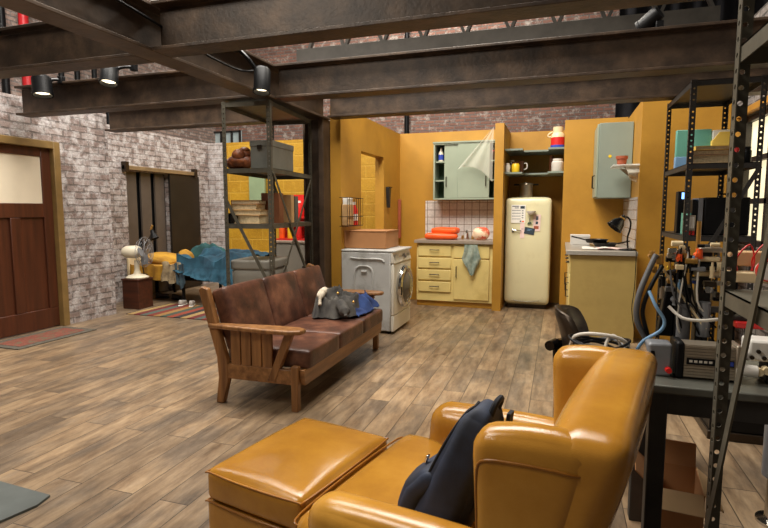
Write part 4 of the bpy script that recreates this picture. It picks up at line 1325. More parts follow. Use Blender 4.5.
MB().seam((0, 0, 0.195), (0.16, 0.29, 0.38), 0.05, (0.02, 0.012, 0.016), bagw, [(0.95, -0.8, -0.8), (0.95, -0.8, 0), (0.95, -0.78, 0.6), (0.9, -0.6, 0.9), (0.9, 0, 0.95), (0.9, 0.6, 0.9), (0.95, 0.78, 0.6), (0.95, 0.8, 0), (0.95, 0.8, -0.8)], 0.005).build('zipper', 'navy_strap', bp)
MB().puff((0.095, 0, 0.10), (0.075, 0.24, 0.18), 0.028, (0.014, 0.01, 0.008), warp=pockw, k=12).build('front_pocket', 'navy', bp, smooth=80)
MB().puff((0.02, -0.135, 0.09), (0.11, 0.05, 0.16), 0.02, (0.0, 0.01, 0.0), k=8).build('side_pocket', 'navy_strap', bp, smooth=80)
MB().obox((0.112, 0.03, 0.172), (0.008, 0.020, 0.026)).build('zip_pull', 'chrome', bp, bevel=0.003)
MB().tube([(-0.02, -0.035, 0.375), (-0.02, -0.03, 0.42), (-0.02, 0.03, 0.42), (-0.02, 0.035, 0.375)], 0.010, 8).build('grab_handle', 'navy_strap', bp)
for y in (-0.065, 0.065):
    MB().sheet(lambda u, v, y=y: (-0.05 - 0.03 * math.sin(PI * u), y + 0.045 * (v - 0.5) + 0.02 * u, 0.385 - 0.33 * u), 16, 2, 0.012).build('shoulder_strap', 'navy_strap', bp, smooth=60)

# ------------------------------------------------------------------ slotted-angle shelving


def rack(name, label, loc, rz, wx, dy, H, shelves, braces, mat='rack_steel', lip=0.04, wdt=0.036):
    """local frame: x from -wx to 0, y from 0 to dy"""
    t = thing(name, label, 'shelving', loc, rz)
    for (x, y, sx, sy) in ((0, 0, -1, 1), (-wx, 0, 1, 1), (0, dy, -1, -1), (-wx, dy, 1, -1)):
        MB().angle((x, y, 0), H, wdt, 0.003, sx, sy).build('post', mat, t, smooth=0)
    for z in shelves:
        b = MB().box(-wx + 0.004, 0.004, z - 0.004, -0.004, dy - 0.004, z)
        b.box(-wx + 0.004, 0.004, z - lip, -wx + 0.007, dy - 0.004, z).box(-0.007, 0.004, z - lip, -0.004, dy - 0.004, z)
        b.box(-wx + 0.004, 0.004, z - lip, -0.004, 0.007, z).box(-wx + 0.004, dy - 0.007, z - lip, -0.004, dy - 0.004, z)
        b.build('shelf', mat, t, smooth=0)
    for p0, p1 in braces:
        MB().beam(p0, p1, 0.005, 0.028).build('brace', mat, t, smooth=0)
    return t


RL = rack('shelving_rack', 'tall grey slotted-steel shelving rack behind the brown sofa', (-2.32, 4.0, 0), R(6), 0.445, 1.0, 2.215, (2.21, 1.655, 1.18, 0.12),
          [((-0.44, -0.004, 1.42), (-0.01, -0.004, 0.60)), ((0.004, 0.03, 1.62), (0.004, 0.95, 0.50)), ((0.004, 0.95, 1.60), (0.004, 0.03, 0.52)),
           ((-0.44, 1.004, 1.6), (-0.01, 1.004, 0.5))])
RR = rack('shelving_rack', 'grey slotted-steel shelving rack against the yellow panel near the lit window', (1.315, 4.34, 0), 0, 0.458, 0.91, 2.215, (2.21, 1.632, 1.115, 0.60, 0.12),
          [((-0.01, -0.004, 1.60), (-0.30, -0.004, 1.02))], 'dark_steel')
RF = rack('shelving_rack', 'nearest slotted-steel rack, its perforated post crossing the right foreground', (0.90, 0.72, 0), 0, 0.475, 0.94, 2.44, (2.43, 1.72, 1.085, 0.12),
          [((-0.48, 0.915, 0.36), (-0.48, 0.30, 2.06))], 'rack_steel', 0.042, 0.036)
mR = RL.matrix_basis.copy()


def onL(x, y, z):
    p = Matrix.Rotation(R(7), 3, 'Z') @ Vector((x, y, z))
    return (p.x - 2.33, p.y + 4.0, z)


t = thing('leather_bundle', 'glossy brown leather bundle on the upper shelf of the left rack', 'bundle', onL(-0.345, 0.14, 1.657), 0.4)
for i, (dx, dy_, dz, rx, ry, rz_) in enumerate(((0, 0, 0.065, 0.11, 0.09, 0.062), (0.03, 0.02, 0.12, 0.09, 0.08, 0.05), (-0.06, -0.02, 0.05, 0.06, 0.05, 0.05), (0.07, -0.03, 0.06, 0.055, 0.05, 0.055), (0.0, -0.05, 0.11, 0.06, 0.04, 0.06), (0.04, 0.03, 0.165, 0.05, 0.06, 0.032))):
    MB().ball((dx, dy_, dz), (rx, ry, rz_), 16, 12).build('fold', 'wicker', t, smooth=80)
t = thing('metal_chest', 'grey painted box on the upper shelf of the left rack', 'box', onL(-0.225, 0.10, 1.657), R(4))
MB().box(-0.0, 0, 0, 0.20, 0.46, 0.235).build('body', 'box_grey', t, bevel=0.006)
MB().box(-0.004, -0.004, 0.19, 0.204, 0.464, 0.242).build('lid', 'box_grey', t, bevel=0.004)
MB().box(0.07, -0.010, 0.165, 0.11, -0.002, 0.20).build('latch', 'handle_dark', t)


def book(label, loc, L, Wd, T, cover, rz=0.0, upright=False, group=None):
    """lying book: L along x, Wd along y, T thick; upright books stand on their long edge"""
    t = thing('book', label, 'book', loc, rz, group)
    c = 0.004
    if not upright:
        MB().box(-L / 2, -Wd / 2, 0, L / 2, Wd / 2, c).box(-L / 2, -Wd / 2, T - c, L / 2, Wd / 2, T).box(-L / 2, -Wd / 2, c, -L / 2 + c, Wd / 2, T - c).build('cover', cover, t, smooth=0)
        MB().box(-L / 2 + c, -Wd / 2 + 0.006, c, L / 2 - 0.006, Wd / 2 - 0.006, T - c).build('pages', 'pages', t, smooth=0)
    else:
        MB().box(-T / 2, -Wd / 2, 0, -T / 2 + c, Wd / 2, L).box(T / 2 - c, -Wd / 2, 0, T / 2, Wd / 2, L).box(-T / 2 + c, -Wd / 2, 0, T / 2 - c, -Wd / 2 + c, L).build('spine', cover, t, smooth=0)
        MB().box(-T / 2 + c, -Wd / 2 + c, 0.006, T / 2 - c, Wd / 2 - 0.006, L - 0.006).build('pages', 'pages', t, smooth=0)
    return t


zz = 1.182
for i, (L, Wd, T, m, dx, lb) in enumerate(((0.25, 0.20, 0.072, 'card_light', 0.012, 'thick pale box-like book at the bottom of the stack on the left rack'), (0.28, 0.21, 0.045, 'book_tan', 0.0, 'wide tan book, second from the bottom of the stack on the left rack'), (0.24, 0.19, 0.05, 'book_tan', -0.01, 'tan book, second from the top of the stack on the left rack'), (0.26, 0.18, 0.034, 'book_brown', -0.005, 'thin brown book on top of the stack on the left rack'))):
    p = onL(-0.265 + dx, 0.15, zz)
    book(lb, p, L, Wd, T, m, R(7 + (i % 2) * 5 - 2), group='books stacked on the left rack')
    zz += T + 0.0008
for (x, y, T, L, m, lb) in ((-0.085, 0.30, 0.10, 0.27, 'book_brown', 'broad red-brown upright binder on the left rack'), (-0.06, 0.52, 0.07, 0.26, 'book_tan', 'tan upright binder to the right of the red-brown one on the left rack'), (-0.08, 0.68, 0.08, 0.25, 'box_grey', 'grey upright binder on the left rack, beside the crossing braces')):
    book(lb, onL(x - 0.03, y, 1.182), L, 0.17, T, m, R(97), True, 'binders upright on the left rack')
mg = thing('mug', 'small black mug at the left end of the left rack, beside the book stack', 'mug', onL(-0.40, 0.06, 1.182))
MB().lathe([(0.032, 0), (0.036, 0.09), (0.032, 0.09), (0.03, 0.01), (0, 0.008)], n=16).build('cup', 'black_gloss', mg)
MB().tube([(0.034, 0, 0.07), (0.06, 0, 0.065), (0.06, 0, 0.03), (0.034, 0, 0.02)], 0.005, 8).build('handle', 'black_gloss', mg)
t = thing('storage_bin', 'warm grey lidded storage bin on the lowest shelf of the left rack', 'bin', onL(-0.225, 0.26, 0.123), R(7))
MB().puff((0, 0, 0.33), (0.36, 0.40, 0.66), 0.025, (0, 0, 0), warp=lambda x, y, z, p: Vector((p.x * (1 + 0.04 * z), p.y * (1 + 0.04 * z), p.z))).build('body', 'bin_grey', t, smooth=70)
MB().puff((0, 0, 0.695), (0.385, 0.425, 0.085), 0.016, (0, 0, 0.004)).build('lid', 'bin_grey', t, smooth=70)
MB().beam((-0.1, -0.197, 0.675), (0.1, -0.197, 0.675), 0.012, 0.02).build('rim_handle', 'bin_grey', t, bevel=0.003)
tag(MB().box(-5.02, 7.9, 1.12, -4.72, 7.96, 1.95).build('painted_board', 'green_board', bevel=0.006), 'sage green board leaning on the yellow block wall behind the left rack', 'board')
cb2 = thing('storage_cabinet', 'low grey-cream cabinet behind the left rack, in front of the block wall', 'cabinet', (-3.62, 6.3, 0))
MB().box(0, 0.02, 0.05, 0.95, 0.50, 0.86).build('body', 'bin_grey', cb2, bevel=0.006)
MB().box(-0.015, -0.01, 0.86, 0.965, 0.51, 0.89).build('top', 'counter', cb2, bevel=0.004)
for i in range(2):
    dd = MB().box(0.02 + 0.465 * i, 0, 0.08, 0.465 + 0.465 * i, 0.02, 0.84).build('door', 'bin_grey', cb2, bevel=0.004)
    MB().cyl((0.42 + 0.11 * i, 0, 0.55), (0.42 + 0.11 * i, -0.025, 0.55), 0.012, n=12).build('knob', 'handle_dark', dd)
MB().box(0.05, 0.05, 0, 0.9, 0.46, 0.05).build('plinth', 'handle_dark', cb2)
dsp = thing('display_stand', 'red display stand of bottles on the grey-cream cabinet', 'display', (-3.56, 6.45, 0.89))
MB().box(-0.15, 0.20, 0, 0.55, 0.22, 0.62).box(-0.15, 0, 0, 0.55, 0.2, 0.02).build('back_board', 'display_red', dsp, smooth=0)
MB().box(-0.15, 0.0, 0.30, 0.55, 0.2, 0.315).build('shelf', 'red', dsp, smooth=0)
n_ = 0
for zrow, ms in ((0.021, ('orange', 'yellow_p', 'red', 'fan', 'orange')), (0.316, ('red', 'fan', 'red', 'fan', 'fan'))):
    for i, m in enumerate(ms):
        nm = {'orange': 'orange', 'yellow_p': 'yellow', 'red': 'red', 'fan': 'cream'}[m]
        pos = 'upper' if zrow > 0.1 else 'lower'
        jar('bottle', '%s bottle number %s from the left on the %s row of the red display stand' % (nm, ('one', 'two', 'three', 'four', 'five')[i], pos), (-3.65 + 0.13 * i, 6.55, 0.89 + zrow), 0.042, 0.22, m, 'white', 'bottles on the red display stand', 'bottle')

o = MB().sheet(heap(-3.05, 5.9, 0.0, 0.24, 0.2, 0.52, 5.5, 0.06), 40, 14).build('dust_sheet', 'yellow_cloth', smooth=80)
tag(o, 'crumpled yellow cloth on the floor behind the left rack', 'cloth')

# ------------------------------------------------------------------ alcove: crate, fan, lamp, bed, rug
cr = thing('bedside_crate', 'dark red wooden crate beside the bed, carrying the fan', 'crate', (-5.255, 5.62, 0))
MB().box(-0.20, -0.12, 0.0, 0.06, 0.14, 0.375).build('body', 'crate_wood', cr, bevel=0.006)
MB().box(-0.21, -0.13, 0.375, 0.07, 0.15, 0.40).build('top', 'crate_wood', cr, bevel=0.005)
fn = thing('desk_fan', 'ivory vintage desk fan on the dark red crate', 'fan', (-5.315, 5.625, 0.401), R(20))
fn.scale = (1.08, 1.08, 1.08)
MB().lathe([(0.13, 0), (0.135, 0.012), (0.10, 0.035), (0.045, 0.05), (0.03, 0.10), (0.028, 0.22), (0.0, 0.23)], n=28).build('base', 'fan', fn)
MB().lathe([(0.0, -0.17), (0.05, -0.16), (0.075, -0.12), (0.08, 0.0), (0.06, 0.05), (0.02, 0.07), (0, 0.07)], (0, 0, 0.32), 24, (1, 0, 0)).build('motor', 'fan', fn)
bl = MB()
for q in range(4):
    m_ = Matrix.Translation((0.10, 0, 0.32)) @ Matrix.Rotation(q * PI / 2, 4, 'X') @ Matrix.Rotation(R(25), 4, 'Z')
    bl.prism([(-0.03, 0.02), (0.03, 0.02), (0.065, 0.10), (0.05, 0.155), (-0.04, 0.155), (-0.06, 0.09)], 'x', -0.002, 0.002, m_)
bl.build('blades', 'cast_grey', fn)
cg = MB()
for rr_, xx in ((0.185, 0.10), (0.15, 0.15), (0.09, 0.165), (0.04, 0.17), (0.15, 0.05)):
    cg.tube([(xx, rr_ * math.cos(2 * PI * q / 24), 0.32 + rr_ * math.sin(2 * PI * q / 24)) for q in range(24)], 0.0025, 6, 1, True)
for q in range(18):
    a = 2 * PI * q / 18
    cg.tube([(xx, rr_ * math.cos(a), 0.32 + rr_ * math.sin(a)) for rr_, xx in ((0.03, 0.17), (0.09, 0.165), (0.15, 0.15), (0.185, 0.10), (0.15, 0.05), (0.08, 0.03))], 0.0013, 5, 2)
cg.build('guard', 'cast_grey', fn)
al_ = thing('arm_lamp', 'dark jointed arm lamp behind the ivory fan', 'lamp', (-5.42, 5.86, 0.401))
al_.scale = (0.9, 0.9, 1.05)
MB().cyl((0, 0, 0), (0, 0, 0.02), 0.05, n=18).build('base', 'black', al_)
MB().tube([(0, 0, 0.02), (-0.05, 0.0, 0.28), (0.18, 0, 0.56)], 0.009, 8, 0).build('arm', 'handle_dark', al_)
MB().lathe([(0.0, 0.06), (0.025, 0.05), (0.035, 0.0), (0.07, -0.07), (0.065, -0.07), (0.03, 0), (0, 0.01)], (0.20, 0, 0.55), 20, (-0.4, 0, 1)).build('shade', 'black', al_)
MB().cyl((0.165, 0, 0.60), (0.195, 0, 0.66), 0.016, n=12).build('socket', 'brass', al_)

bd = thing('bed', 'low metal-framed bed with a mustard sheet in the brick alcove', 'bed', (-5.0, 6.45, 0))
fm = MB()
for y in (-0.43, 0.43):
    fm.beam((-0.80, y, 0.36), (1.10, y, 0.36), 0.03, 0.05)
for x in (-0.80, 0.1, 1.08):
    fm.beam((x, -0.43, 0.36), (x, 0.43, 0.36), 0.03, 0.05)
fm.build('frame', 'black', bd, smooth=0)
for x in (-0.76, 0.09, 1.06):
    for y in (-0.42, 0.42):
        MB().beam((x, y, 0), (x, y, 0.35), 0.032, 0.032, (0, 1, 0)).build('leg', 'black', bd)
MB().puff((0.12, 0.01, 0.455), (1.84, 0.84, 0.145), 0.05, (0, 0, 0.01), k=14).build('mattress', 'mustard', bd, smooth=80)
def shf(u, v):
    x = -0.78 + 0.80 * u
    y = -0.452 - 0.012 * math.sin(u * 37) - 0.012 * v
    return (x, y + 0.0, 0.535 - 0.20 * v - 0.015 * math.sin(u * 13))
MB().sheet(shf, 60, 8, 0.006).build('sheet', 'mustard', bd, smooth=80)
MB().box(-0.86, -0.44, 0.30, -0.82, 0.44, 0.62).build('headboard', 'cream_plastic', bd, bevel=0.01)
pw = lambda s: (lambda x, y, z, p: p + 0.012 * Vector((nz(p.y * 9, p.z * 9, s), nz(p.x * 9, p.z * 9, s), nz(p.x * 8, p.y * 8, s))))
for i, (c, sz, rt, m, lb) in enumerate((((-5.48, 6.36, 0.585), (0.42, 0.5, 0.10), (0, R(12), 0), 'mustard', 'mustard pillow at the head of the bed, nearest the fan'),
                                       ((-5.10, 6.34, 0.615), (0.14, 0.26, 0.19), (0, R(-22), R(10)), 'mustard', 'round mustard cushion standing on the bed against the blue blanket'))):
    mt = Matrix.Translation(c) @ Euler(rt).to_matrix().to_4x4()
    tag(MB().puff((0, 0, 0), sz, 0.07, (0.02, 0.01, 0.03), warp=pw(i * 3.0), k=12, mtx=mt).build('pillow', m, smooth=80), lb, 'pillow')


def blk(x0, x1, y0, y1, z0, amp, seed, over):
    def fn(u, v):
        x = x0 + (x1 - x0) * u + 0.05 * nz(v * 3, seed)
        t = v * (1 + over)
        if t < over:
            yy = y0 - 0.05 - 0.03 * nz(u * 6, 2.0, seed) + 0.05 * (t / over)
            k = 1 - t / over
            z = z0 - 0.03 - k * (0.05 + 0.22 * u + 0.03 * nz(u * 4, seed))
            yy -= (0.05 * abs(math.sin(u * 19 + 3 * nz(u * 5, seed))) + 0.03 * nz(u * 30, t * 6, seed)) * k
        else:
            s = t - over
            yy = y0 + (y1 - y0) * s
            z = z0 + amp * (0.5 + nz(x * 3.1 + seed, yy * 4, 0.4)) + (0.5 * abs(nz(x * 5, yy * 7 + seed, 2.0)) + 0.25 * abs(nz(x * 9 + yy * 5, yy * 11 - x * 4, seed))) * amp * min(1, s * 6 + 0.2)
        return (x, yy, z)
    return fn


o = MB().sheet(blk(-5.0, -3.88, 6.0, 6.86, 0.555, 0.15, 2.2, 0.42), 90, 60, 0.012).build('blanket', 'blanket', smooth=80)
tag(o, 'rumpled petrol blue blanket spread over the bed', 'blanket')
o = MB().sheet(heap(-5.0, 6.72, 0.545, 0.42, 0.14, 0.24, 6.2, 0.06), 40, 14).build('teal_cloth', 'blanket_dark', smooth=80)
tag(o, 'dark teal cloth bunched at the back of the bed by the wall', 'cloth')
def stp(u, v):
    return (-5.20 + 0.30 * u + 0.02 * math.sin(v * 6), 5.968 - 0.02 * math.sin(u * 16) - 0.01 * v, 0.575 - 0.27 * v + 0.02 * math.sin(u * 9))
tag(MB().sheet(stp, 26, 10, 0.008).build('striped_shirt', 'beige_cloth', smooth=80), 'beige striped cloth hanging over the side of the bed, left of the blanket', 'cloth')
tag(MB().sheet(lambda u, v: (-4.97 + 0.15 * u + 0.02 * v, 5.945 - 0.015 * math.sin(u * 15), 0.57 - 0.34 * v * (1 - 0.4 * abs(u - 0.5)) + 0.01 * math.sin(u * 9)), 18, 10, 0.006).build('checked_cloth', 'navy_check', smooth=80), 'dark checked cloth hanging beside the beige cloth on the bed', 'cloth')
tag(MB().box(-5.12, 5.20, 0.001, -3.55, 5.98, 0.010).build('kilim_rug', 'rug', smooth=0), 'striped red, green and cream kilim rug in front of the bed', 'rug')


def shoe(label, x, y, z, rz, m, group):
    t = thing('shoe', label, 'shoe', (x, y, z), rz, group)
    MB().puff((0, 0, 0.012), (0.27, 0.09, 0.024), 0.012, (0, 0, 0), warp=lambda a, b, c, p: Vector((p.x, p.y * (1 - 0.25 * max(0, -a)), p.z))).build('sole', 'white' if m == 'shoe_white' else 'black', t, smooth=60)
    MB().puff((0, 0, 0.055), (0.26, 0.085, 0.08), 0.035, (0, 0, 0.0), warp=lambda a, b, c, p: Vector((p.x, p.y * (1 - 0.2 * max(0, -a)), p.z * (1.0 if a < 0 else 1.0 - 0.45 * a) + 0.025 * max(0, -a) * max(0, c)))).build('upper', m, t, smooth=80)
    t.scale = (0.75, 0.8, 0.75)
    return t


shoe('black shoe under the bed, nearer the crate', -5.55, 6.35, 0, 0.4, 'shoe', 'shoes under the bed')
shoe('black shoe with a pale top under the bed, farther from the crate', -5.25, 6.30, 0, -0.2, 'shoe', 'shoes under the bed')
shoe('white shoe on the kilim rug by the bed leg, left one', -4.83, 5.90, 0.011, 1.9, 'shoe_white', 'white shoes on the rug')
shoe('white shoe on the kilim rug by the bed leg, right one', -4.68, 5.90, 0.011, 2.1, 'shoe_white', 'white shoes on the rug')
dm = thing('doormat', 'red and charcoal woven doormat at the wooden door', 'mat', (-4.98, 3.96, 0))
MB().box(-0.235, -0.44, 0.001, 0.235, 0.44, 0.010).build('border', 'mat_edge', dm, smooth=0)
MB().box(-0.16, -0.37, 0.0095, 0.16, 0.37, 0.0125).build('field', 'mat_red', dm, smooth=0)
tag(MB().prism([(-3.3, 0.9), (-2.35, 0.75), (-2.14, 1.62), (-2.16, 1.70), (-2.55, 1.72), (-3.2, 1.80)], 'z', 0.001, 0.012).build('floor_plate', 'concrete_mat', smooth=0), 'slate-grey metal plate on the floor, lower left corner', 'plate')

# ------------------------------------------------------------------ goods on the right rack
tf = thing('file_box', 'tall teal box file on the right rack, beside the stacked books', 'box', (0.955, 4.86, 1.634))
MB().box(-0.085, -0.02, 0, 0.16, 0.03, 0.30).build('body', 'teal_folder', tf, bevel=0.005)
MB().box(-0.087, -0.022, 0.0, 0.162, 0.032, 0.09).build('lower_band', 'light_blue', tf, bevel=0.004, label='blue-grey lower band')
zz = 1.634
for i, (L, Wd, T, m, lb) in enumerate(((0.26, 0.22, 0.06, 'card_light', 'cream book at the bottom of the stack on the right rack'), (0.25, 0.20, 0.035, 'book_brown', 'brown book in the middle of the stack on the right rack'), (0.24, 0.19, 0.03, 'yellow_card', 'pale yellow book on top of the stack on the right rack'))):
    book(lb, (1.035, 4.52, zz), L, Wd, T, m, R(-6 + 5 * i), group='books stacked on the right rack')
    zz += T + 0.0008
t = thing('card_file', 'bright yellow card file standing on the right rack behind the books', 'file', (1.17, 4.84, 1.634))
MB().prism([(-0.06, 0), (0.09, 0), (0.09, 0.27), (-0.01, 0.27), (-0.06, 0.20)], 'y', -0.04, 0.04).build('body', 'yellow_card', t, bevel=0.003)
MB().box(-0.05, -0.035, 0.02, 0.085, 0.035, 0.285).build('cards', 'paper', t)
for x, m, h, lb, nm in ((1.185, 'red', 0.12, 'small red bottle on the front edge of the right rack', 'bottle'), (1.245, 'black', 0.11, 'small black bottle next to the red one on the right rack', 'bottle')):
    jar(nm, lb, (x, 4.42, 1.634), 0.028, h, m, m, None, 'bottle')
kb = thing('black_case', 'large flat black case standing on the right rack', 'case', (1.15, 4.52, 1.117))
MB().box(-0.14, -0.06, 0, 0.15, 0.10, 0.275).build('body', 'black', kb, bevel=0.008)
MB().tube([(-0.04, 0.02, 0.275), (-0.04, 0.02, 0.30), (0.05, 0.02, 0.30), (0.05, 0.02, 0.275)], 0.006, 8, 0).build('handle', 'black_gloss', kb)
for i, (x, T, L, m, lb) in enumerate(((0.985, 0.030, 0.27, 'cast_grey', 'pale grey upright folder on the right rack, touching the black case'), (0.948, 0.032, 0.26, 'black', 'black upright folder on the right rack, left of the grey folder'), (0.912, 0.026, 0.16, 'teal_folder', 'short teal upright folder on the right rack'))):
    book(lb, (x, 4.56, 1.117), L, 0.20, T, m, 0, True, 'folders upright on the right rack')
t = thing('indicator_unit', 'small dark unit with a glowing blue indicator on the right rack', 'device', (0.93, 4.80, 1.117))
MB().box(-0.04, -0.04, 0, 0.04, 0.06, 0.33).build('body', 'black', t, bevel=0.005)
MB().box(-0.015, -0.045, 0.27, 0.015, -0.04, 0.32).build('indicator', 'led_blue', t)
t = thing('gauge', 'small white-faced gauge with red fittings on the right rack', 'gauge', (0.905, 4.40, 1.117))
MB().box(-0.035, -0.02, 0.03, 0.035, 0.02, 0.145).build('case', 'alu', t, bevel=0.004)
MB().box(-0.026, -0.023, 0.05, 0.026, -0.02, 0.135).build('face', 'paper', t)
for x in (-0.025, 0.0, 0.025):
    MB().cyl((x, -0.01, 0), (x, -0.01, 0.032), 0.010, n=12).build('fitting', 'red', t)

# ------------------------------------------------------------------ steel work table
tb = thing('work_table', 'grey steel work table covered with machine parts, right foreground', 'table', (0, 0, 0))
TX0, TX1, TY0, TY1, TZ = 0.10, 1.70, 1.955, 2.40, 0.708
MB().box(TX0, TY0, TZ - 0.03, TX1, TY1, TZ).build('tabletop', 'table_grey', tb, bevel=0.005)
MB().box(TX0 + 0.21, TY0 + 0.02, TZ - 0.105, TX1 - 0.05, TY0 + 0.04, TZ - 0.03).box(TX0 + 0.21, TY1 - 0.04, TZ - 0.105, TX1 - 0.05, TY1 - 0.02, TZ - 0.03).build('apron', 'dark_steel', tb)
for x, y in ((0.345, TY0 + 0.045), (1.62, TY0 + 0.045), (0.345, TY1 - 0.045), (1.62, TY1 - 0.045)):
    MB().box(x - 0.028, y - 0.028, 0, x + 0.028, y + 0.028, TZ - 0.03).build('leg', 'dark_steel', tb, bevel=0.004)
# coil of cables at the table's left end
ck = thing('cable_coil', 'coil of black and white cables on the left end of the steel table', 'cable', (0.165, 2.17, TZ))
ck.scale = (0.85, 0.9, 0.95)
for i in range(9):
    rx, ry = 0.105 + 0.012 * (i % 3) + 0.006 * nz(i, 1.0), 0.10 + 0.010 * ((i + 1) % 3)
    ox, oy, oz = 0.015 * nz(i, 2.5), 0.015 * nz(i, 5.5), 0.012 + 0.010 * i
    pts = [(ox + rx * math.cos(2 * PI * q / 14), oy + ry * math.sin(2 * PI * q / 14), oz + 0.012 * math.sin(2 * PI * q / 14 * 2 + i)) for q in range(14)]
    MB().tube(pts, 0.0055, 8, 4, True).build('loop', 'cable_white' if i == 3 else ('hose_grey' if i % 3 == 0 else 'black'), ck)
MB().tube([(-0.13, 0.04, 0.02), (-0.11, -0.02, 0.11), (0.0, -0.05, 0.13), (0.10, -0.04, 0.105), (0.13, 0.0, 0.02)], 0.0075, 8).build('loop', 'cable_white', ck)
MB().tube([(0.01, -0.08, 0.01), (0.02, -0.06, 0.10), (0.05, -0.03, 0.125), (0.08, -0.02, 0.09), (0.085, -0.04, 0.01)], 0.007, 8).build('loop', 'cable_white', ck)
# aluminium actuator
mc = thing('aluminium_actuator', 'ribbed aluminium actuator block with a black end cap on the steel table', 'machine', (0.405, 2.10, TZ))
mc.scale = (0.76, 0.8, 0.82)
rb = MB()
prof = []
for q in range(11):
    z0 = 0.012 + q * 0.0125
    rb.box(0.035, -0.055, z0, 0.24, 0.055, z0 + 0.009)
rb.box(0.035, -0.050, 0.010, 0.24, 0.050, 0.150)
rb.build('ribbed_body', 'alu', mc, smooth=0)
MB().box(0.0, -0.06, 0.0, 0.035, 0.06, 0.16).build('end_cap', 'black', mc, bevel=0.010)
MB().box(0.24, -0.06, 0.0, 0.262, 0.06, 0.16).build('end_cap', 'alu', mc, bevel=0.006)
MB().box(0.045, -0.058, 0.066, 0.235, -0.054, 0.094).build('label_strip', 'black', mc, smooth=0)
lg = MB()
for q in range(5):
    lg.box(0.055 + 0.02 * q, -0.0592, 0.076, 0.068 + 0.02 * q, -0.058, 0.086)
lg.build('lettering', 'cable_white', mc, smooth=0)
MB().box(0.175, -0.0592, 0.072, 0.232, -0.058, 0.090).build('badge', 'blue_p', mc, smooth=0)
gh = thing('grey_housing', 'grey cast angled housing with a red knob beside the aluminium block', 'machine', (0.355, 2.10, TZ))
gh.scale = (0.8, 0.8, 0.8)
MB().prism([(-0.02, 0.0), (0.05, 0.0), (0.05, 0.15), (-0.045, 0.15), (-0.05, 0.135), (-0.03, 0.05)], 'y', -0.05, 0.05).build('body', 'cast_grey', gh, bevel=0.012, segs=3)
MB().prism([(-0.03, 0.055), (-0.012, 0.055), (-0.022, 0.115), (-0.038, 0.115)], 'y', -0.052, -0.049).build('vent', 'black', gh)
MB().cyl((0.035, -0.05, 0.035), (0.035, -0.075, 0.035), 0.014, 0.012, 14).build('knob', 'red', gh, label='red knob')
# pneumatic tower behind
tw_ = thing('pneumatic_tower', 'dark column of valves, brass fittings and gauges behind the aluminium block', 'machine', (0.47, 2.30, TZ))
MB().box(-0.035, -0.03, 0, 0.02, 0.04, 0.42).build('column', 'black', tw_, bevel=0.006)
MB().box(0.04, -0.02, 0, 0.085, 0.05, 0.46).build('column', 'dark_steel', tw_, bevel=0.006)
MB().prism([(-0.09, 0.10), (-0.035, 0.10), (-0.03, 0.36), (-0.06, 0.36)], 'y', -0.02, 0.03).build('bracket', 'black', tw_, bevel=0.006)
for z, a, b_, m in ((0.435, 0.03, 0.11, 'alu'), (0.345, 0.02, 0.10, 'cream_plastic'), (0.40, 0.02, 0.10, 'cream_plastic'), (0.365, 0.0, 0.12, 'alu')):
    MB().box(a, -0.06, z, b_, -0.01, z + 0.018).build('valve_bar', m, tw_, bevel=0.005)
MB().cyl((0.0, -0.045, 0.382), (0.09, -0.045, 0.382), 0.020, n=18).build('cylinder', 'black_gloss', tw_)
MB().cyl((0.088, -0.045, 0.382), (0.108, -0.045, 0.382), 0.022, n=18).build('cylinder_end', 'cream_plastic', tw_)
for x, y, z, m, r_ in ((-0.10, -0.05, 0.40, 'brass', 0.014), (-0.125, -0.03, 0.415, 'brass', 0.012), (-0.115, -0.04, 0.36, 'brass', 0.010), (-0.05, -0.05, 0.415, 'chrome', 0.012), (0.03, -0.055, 0.425, 'orange', 0.014), (-0.035, -0.06, 0.41, 'orange', 0.011), (-0.065, -0.055, 0.375, 'yellow_p', 0.009), (0.02, -0.05, 0.325, 'blue_p', 0.009), (-0.06, -0.05, 0.325, 'brass', 0.011), (0.07, -0.05, 0.30, 'chrome', 0.016), (-0.03, -0.05, 0.25, 'cast_grey', 0.020), (0.05, -0.05, 0.22, 'chrome', 0.018)):
    MB().cyl((x, y, z - r_), (x, y, z + r_ * 1.6), r_, r_ * 0.8, 12).cyl((x - r_ * 0.6, y - r_ * 1.6, z), (x - r_ * 0.6, y + r_, z), r_ * 0.6, n=10).build('fitting', m, tw_)
rnd = random.Random(5)
for q in range(46):
    x, z, y = rnd.uniform(-0.10, 0.11), rnd.uniform(0.24, 0.47), rnd.uniform(-0.075, -0.04)
    r_ = rnd.uniform(0.005, 0.011)
    m = rnd.choice(['brass', 'chrome', 'black', 'black_gloss', 'cast_grey', 'cream_plastic', 'alu', 'black', 'handle_dark', 'handle_dark', 'light_blue' if q % 5 == 0 else 'brass'])
    if q % 3 == 0:
        MB().cyl((x - r_ * 1.8, y, z), (x + r_ * 1.8, y, z), r_, n=10).build('fitting', m, tw_)
    elif q % 3 == 1:
        MB().obox((x, y, z), (r_ * 3, r_ * 2, r_ * 2)).build('valve_block', m, tw_, bevel=0.002)
    else:
        MB().cyl((x, y, z - r_ * 2), (x, y, z + r_ * 2), r_ * 0.8, n=10).cyl((x, y, z + r_ * 2), (x, y, z + r_ * 3.5), r_ * 0.4, n=8).build('fitting', m, tw_)
for q in range(7):
    x0, x1 = rnd.uniform(-0.08, 0.05), rnd.uniform(-0.05, 0.10)
    MB().tube([(x0, -0.06, rnd.uniform(0.36, 0.46)), ((x0 + x1) / 2 - 0.03, -0.09, rnd.uniform(0.2, 0.3)), (x1, -0.07, rnd.uniform(0.05, 0.2))], 0.0035, 6).build('thin_hose', rnd.choice(['black', 'hose_grey', 'cable_white', 'black']), tw_)
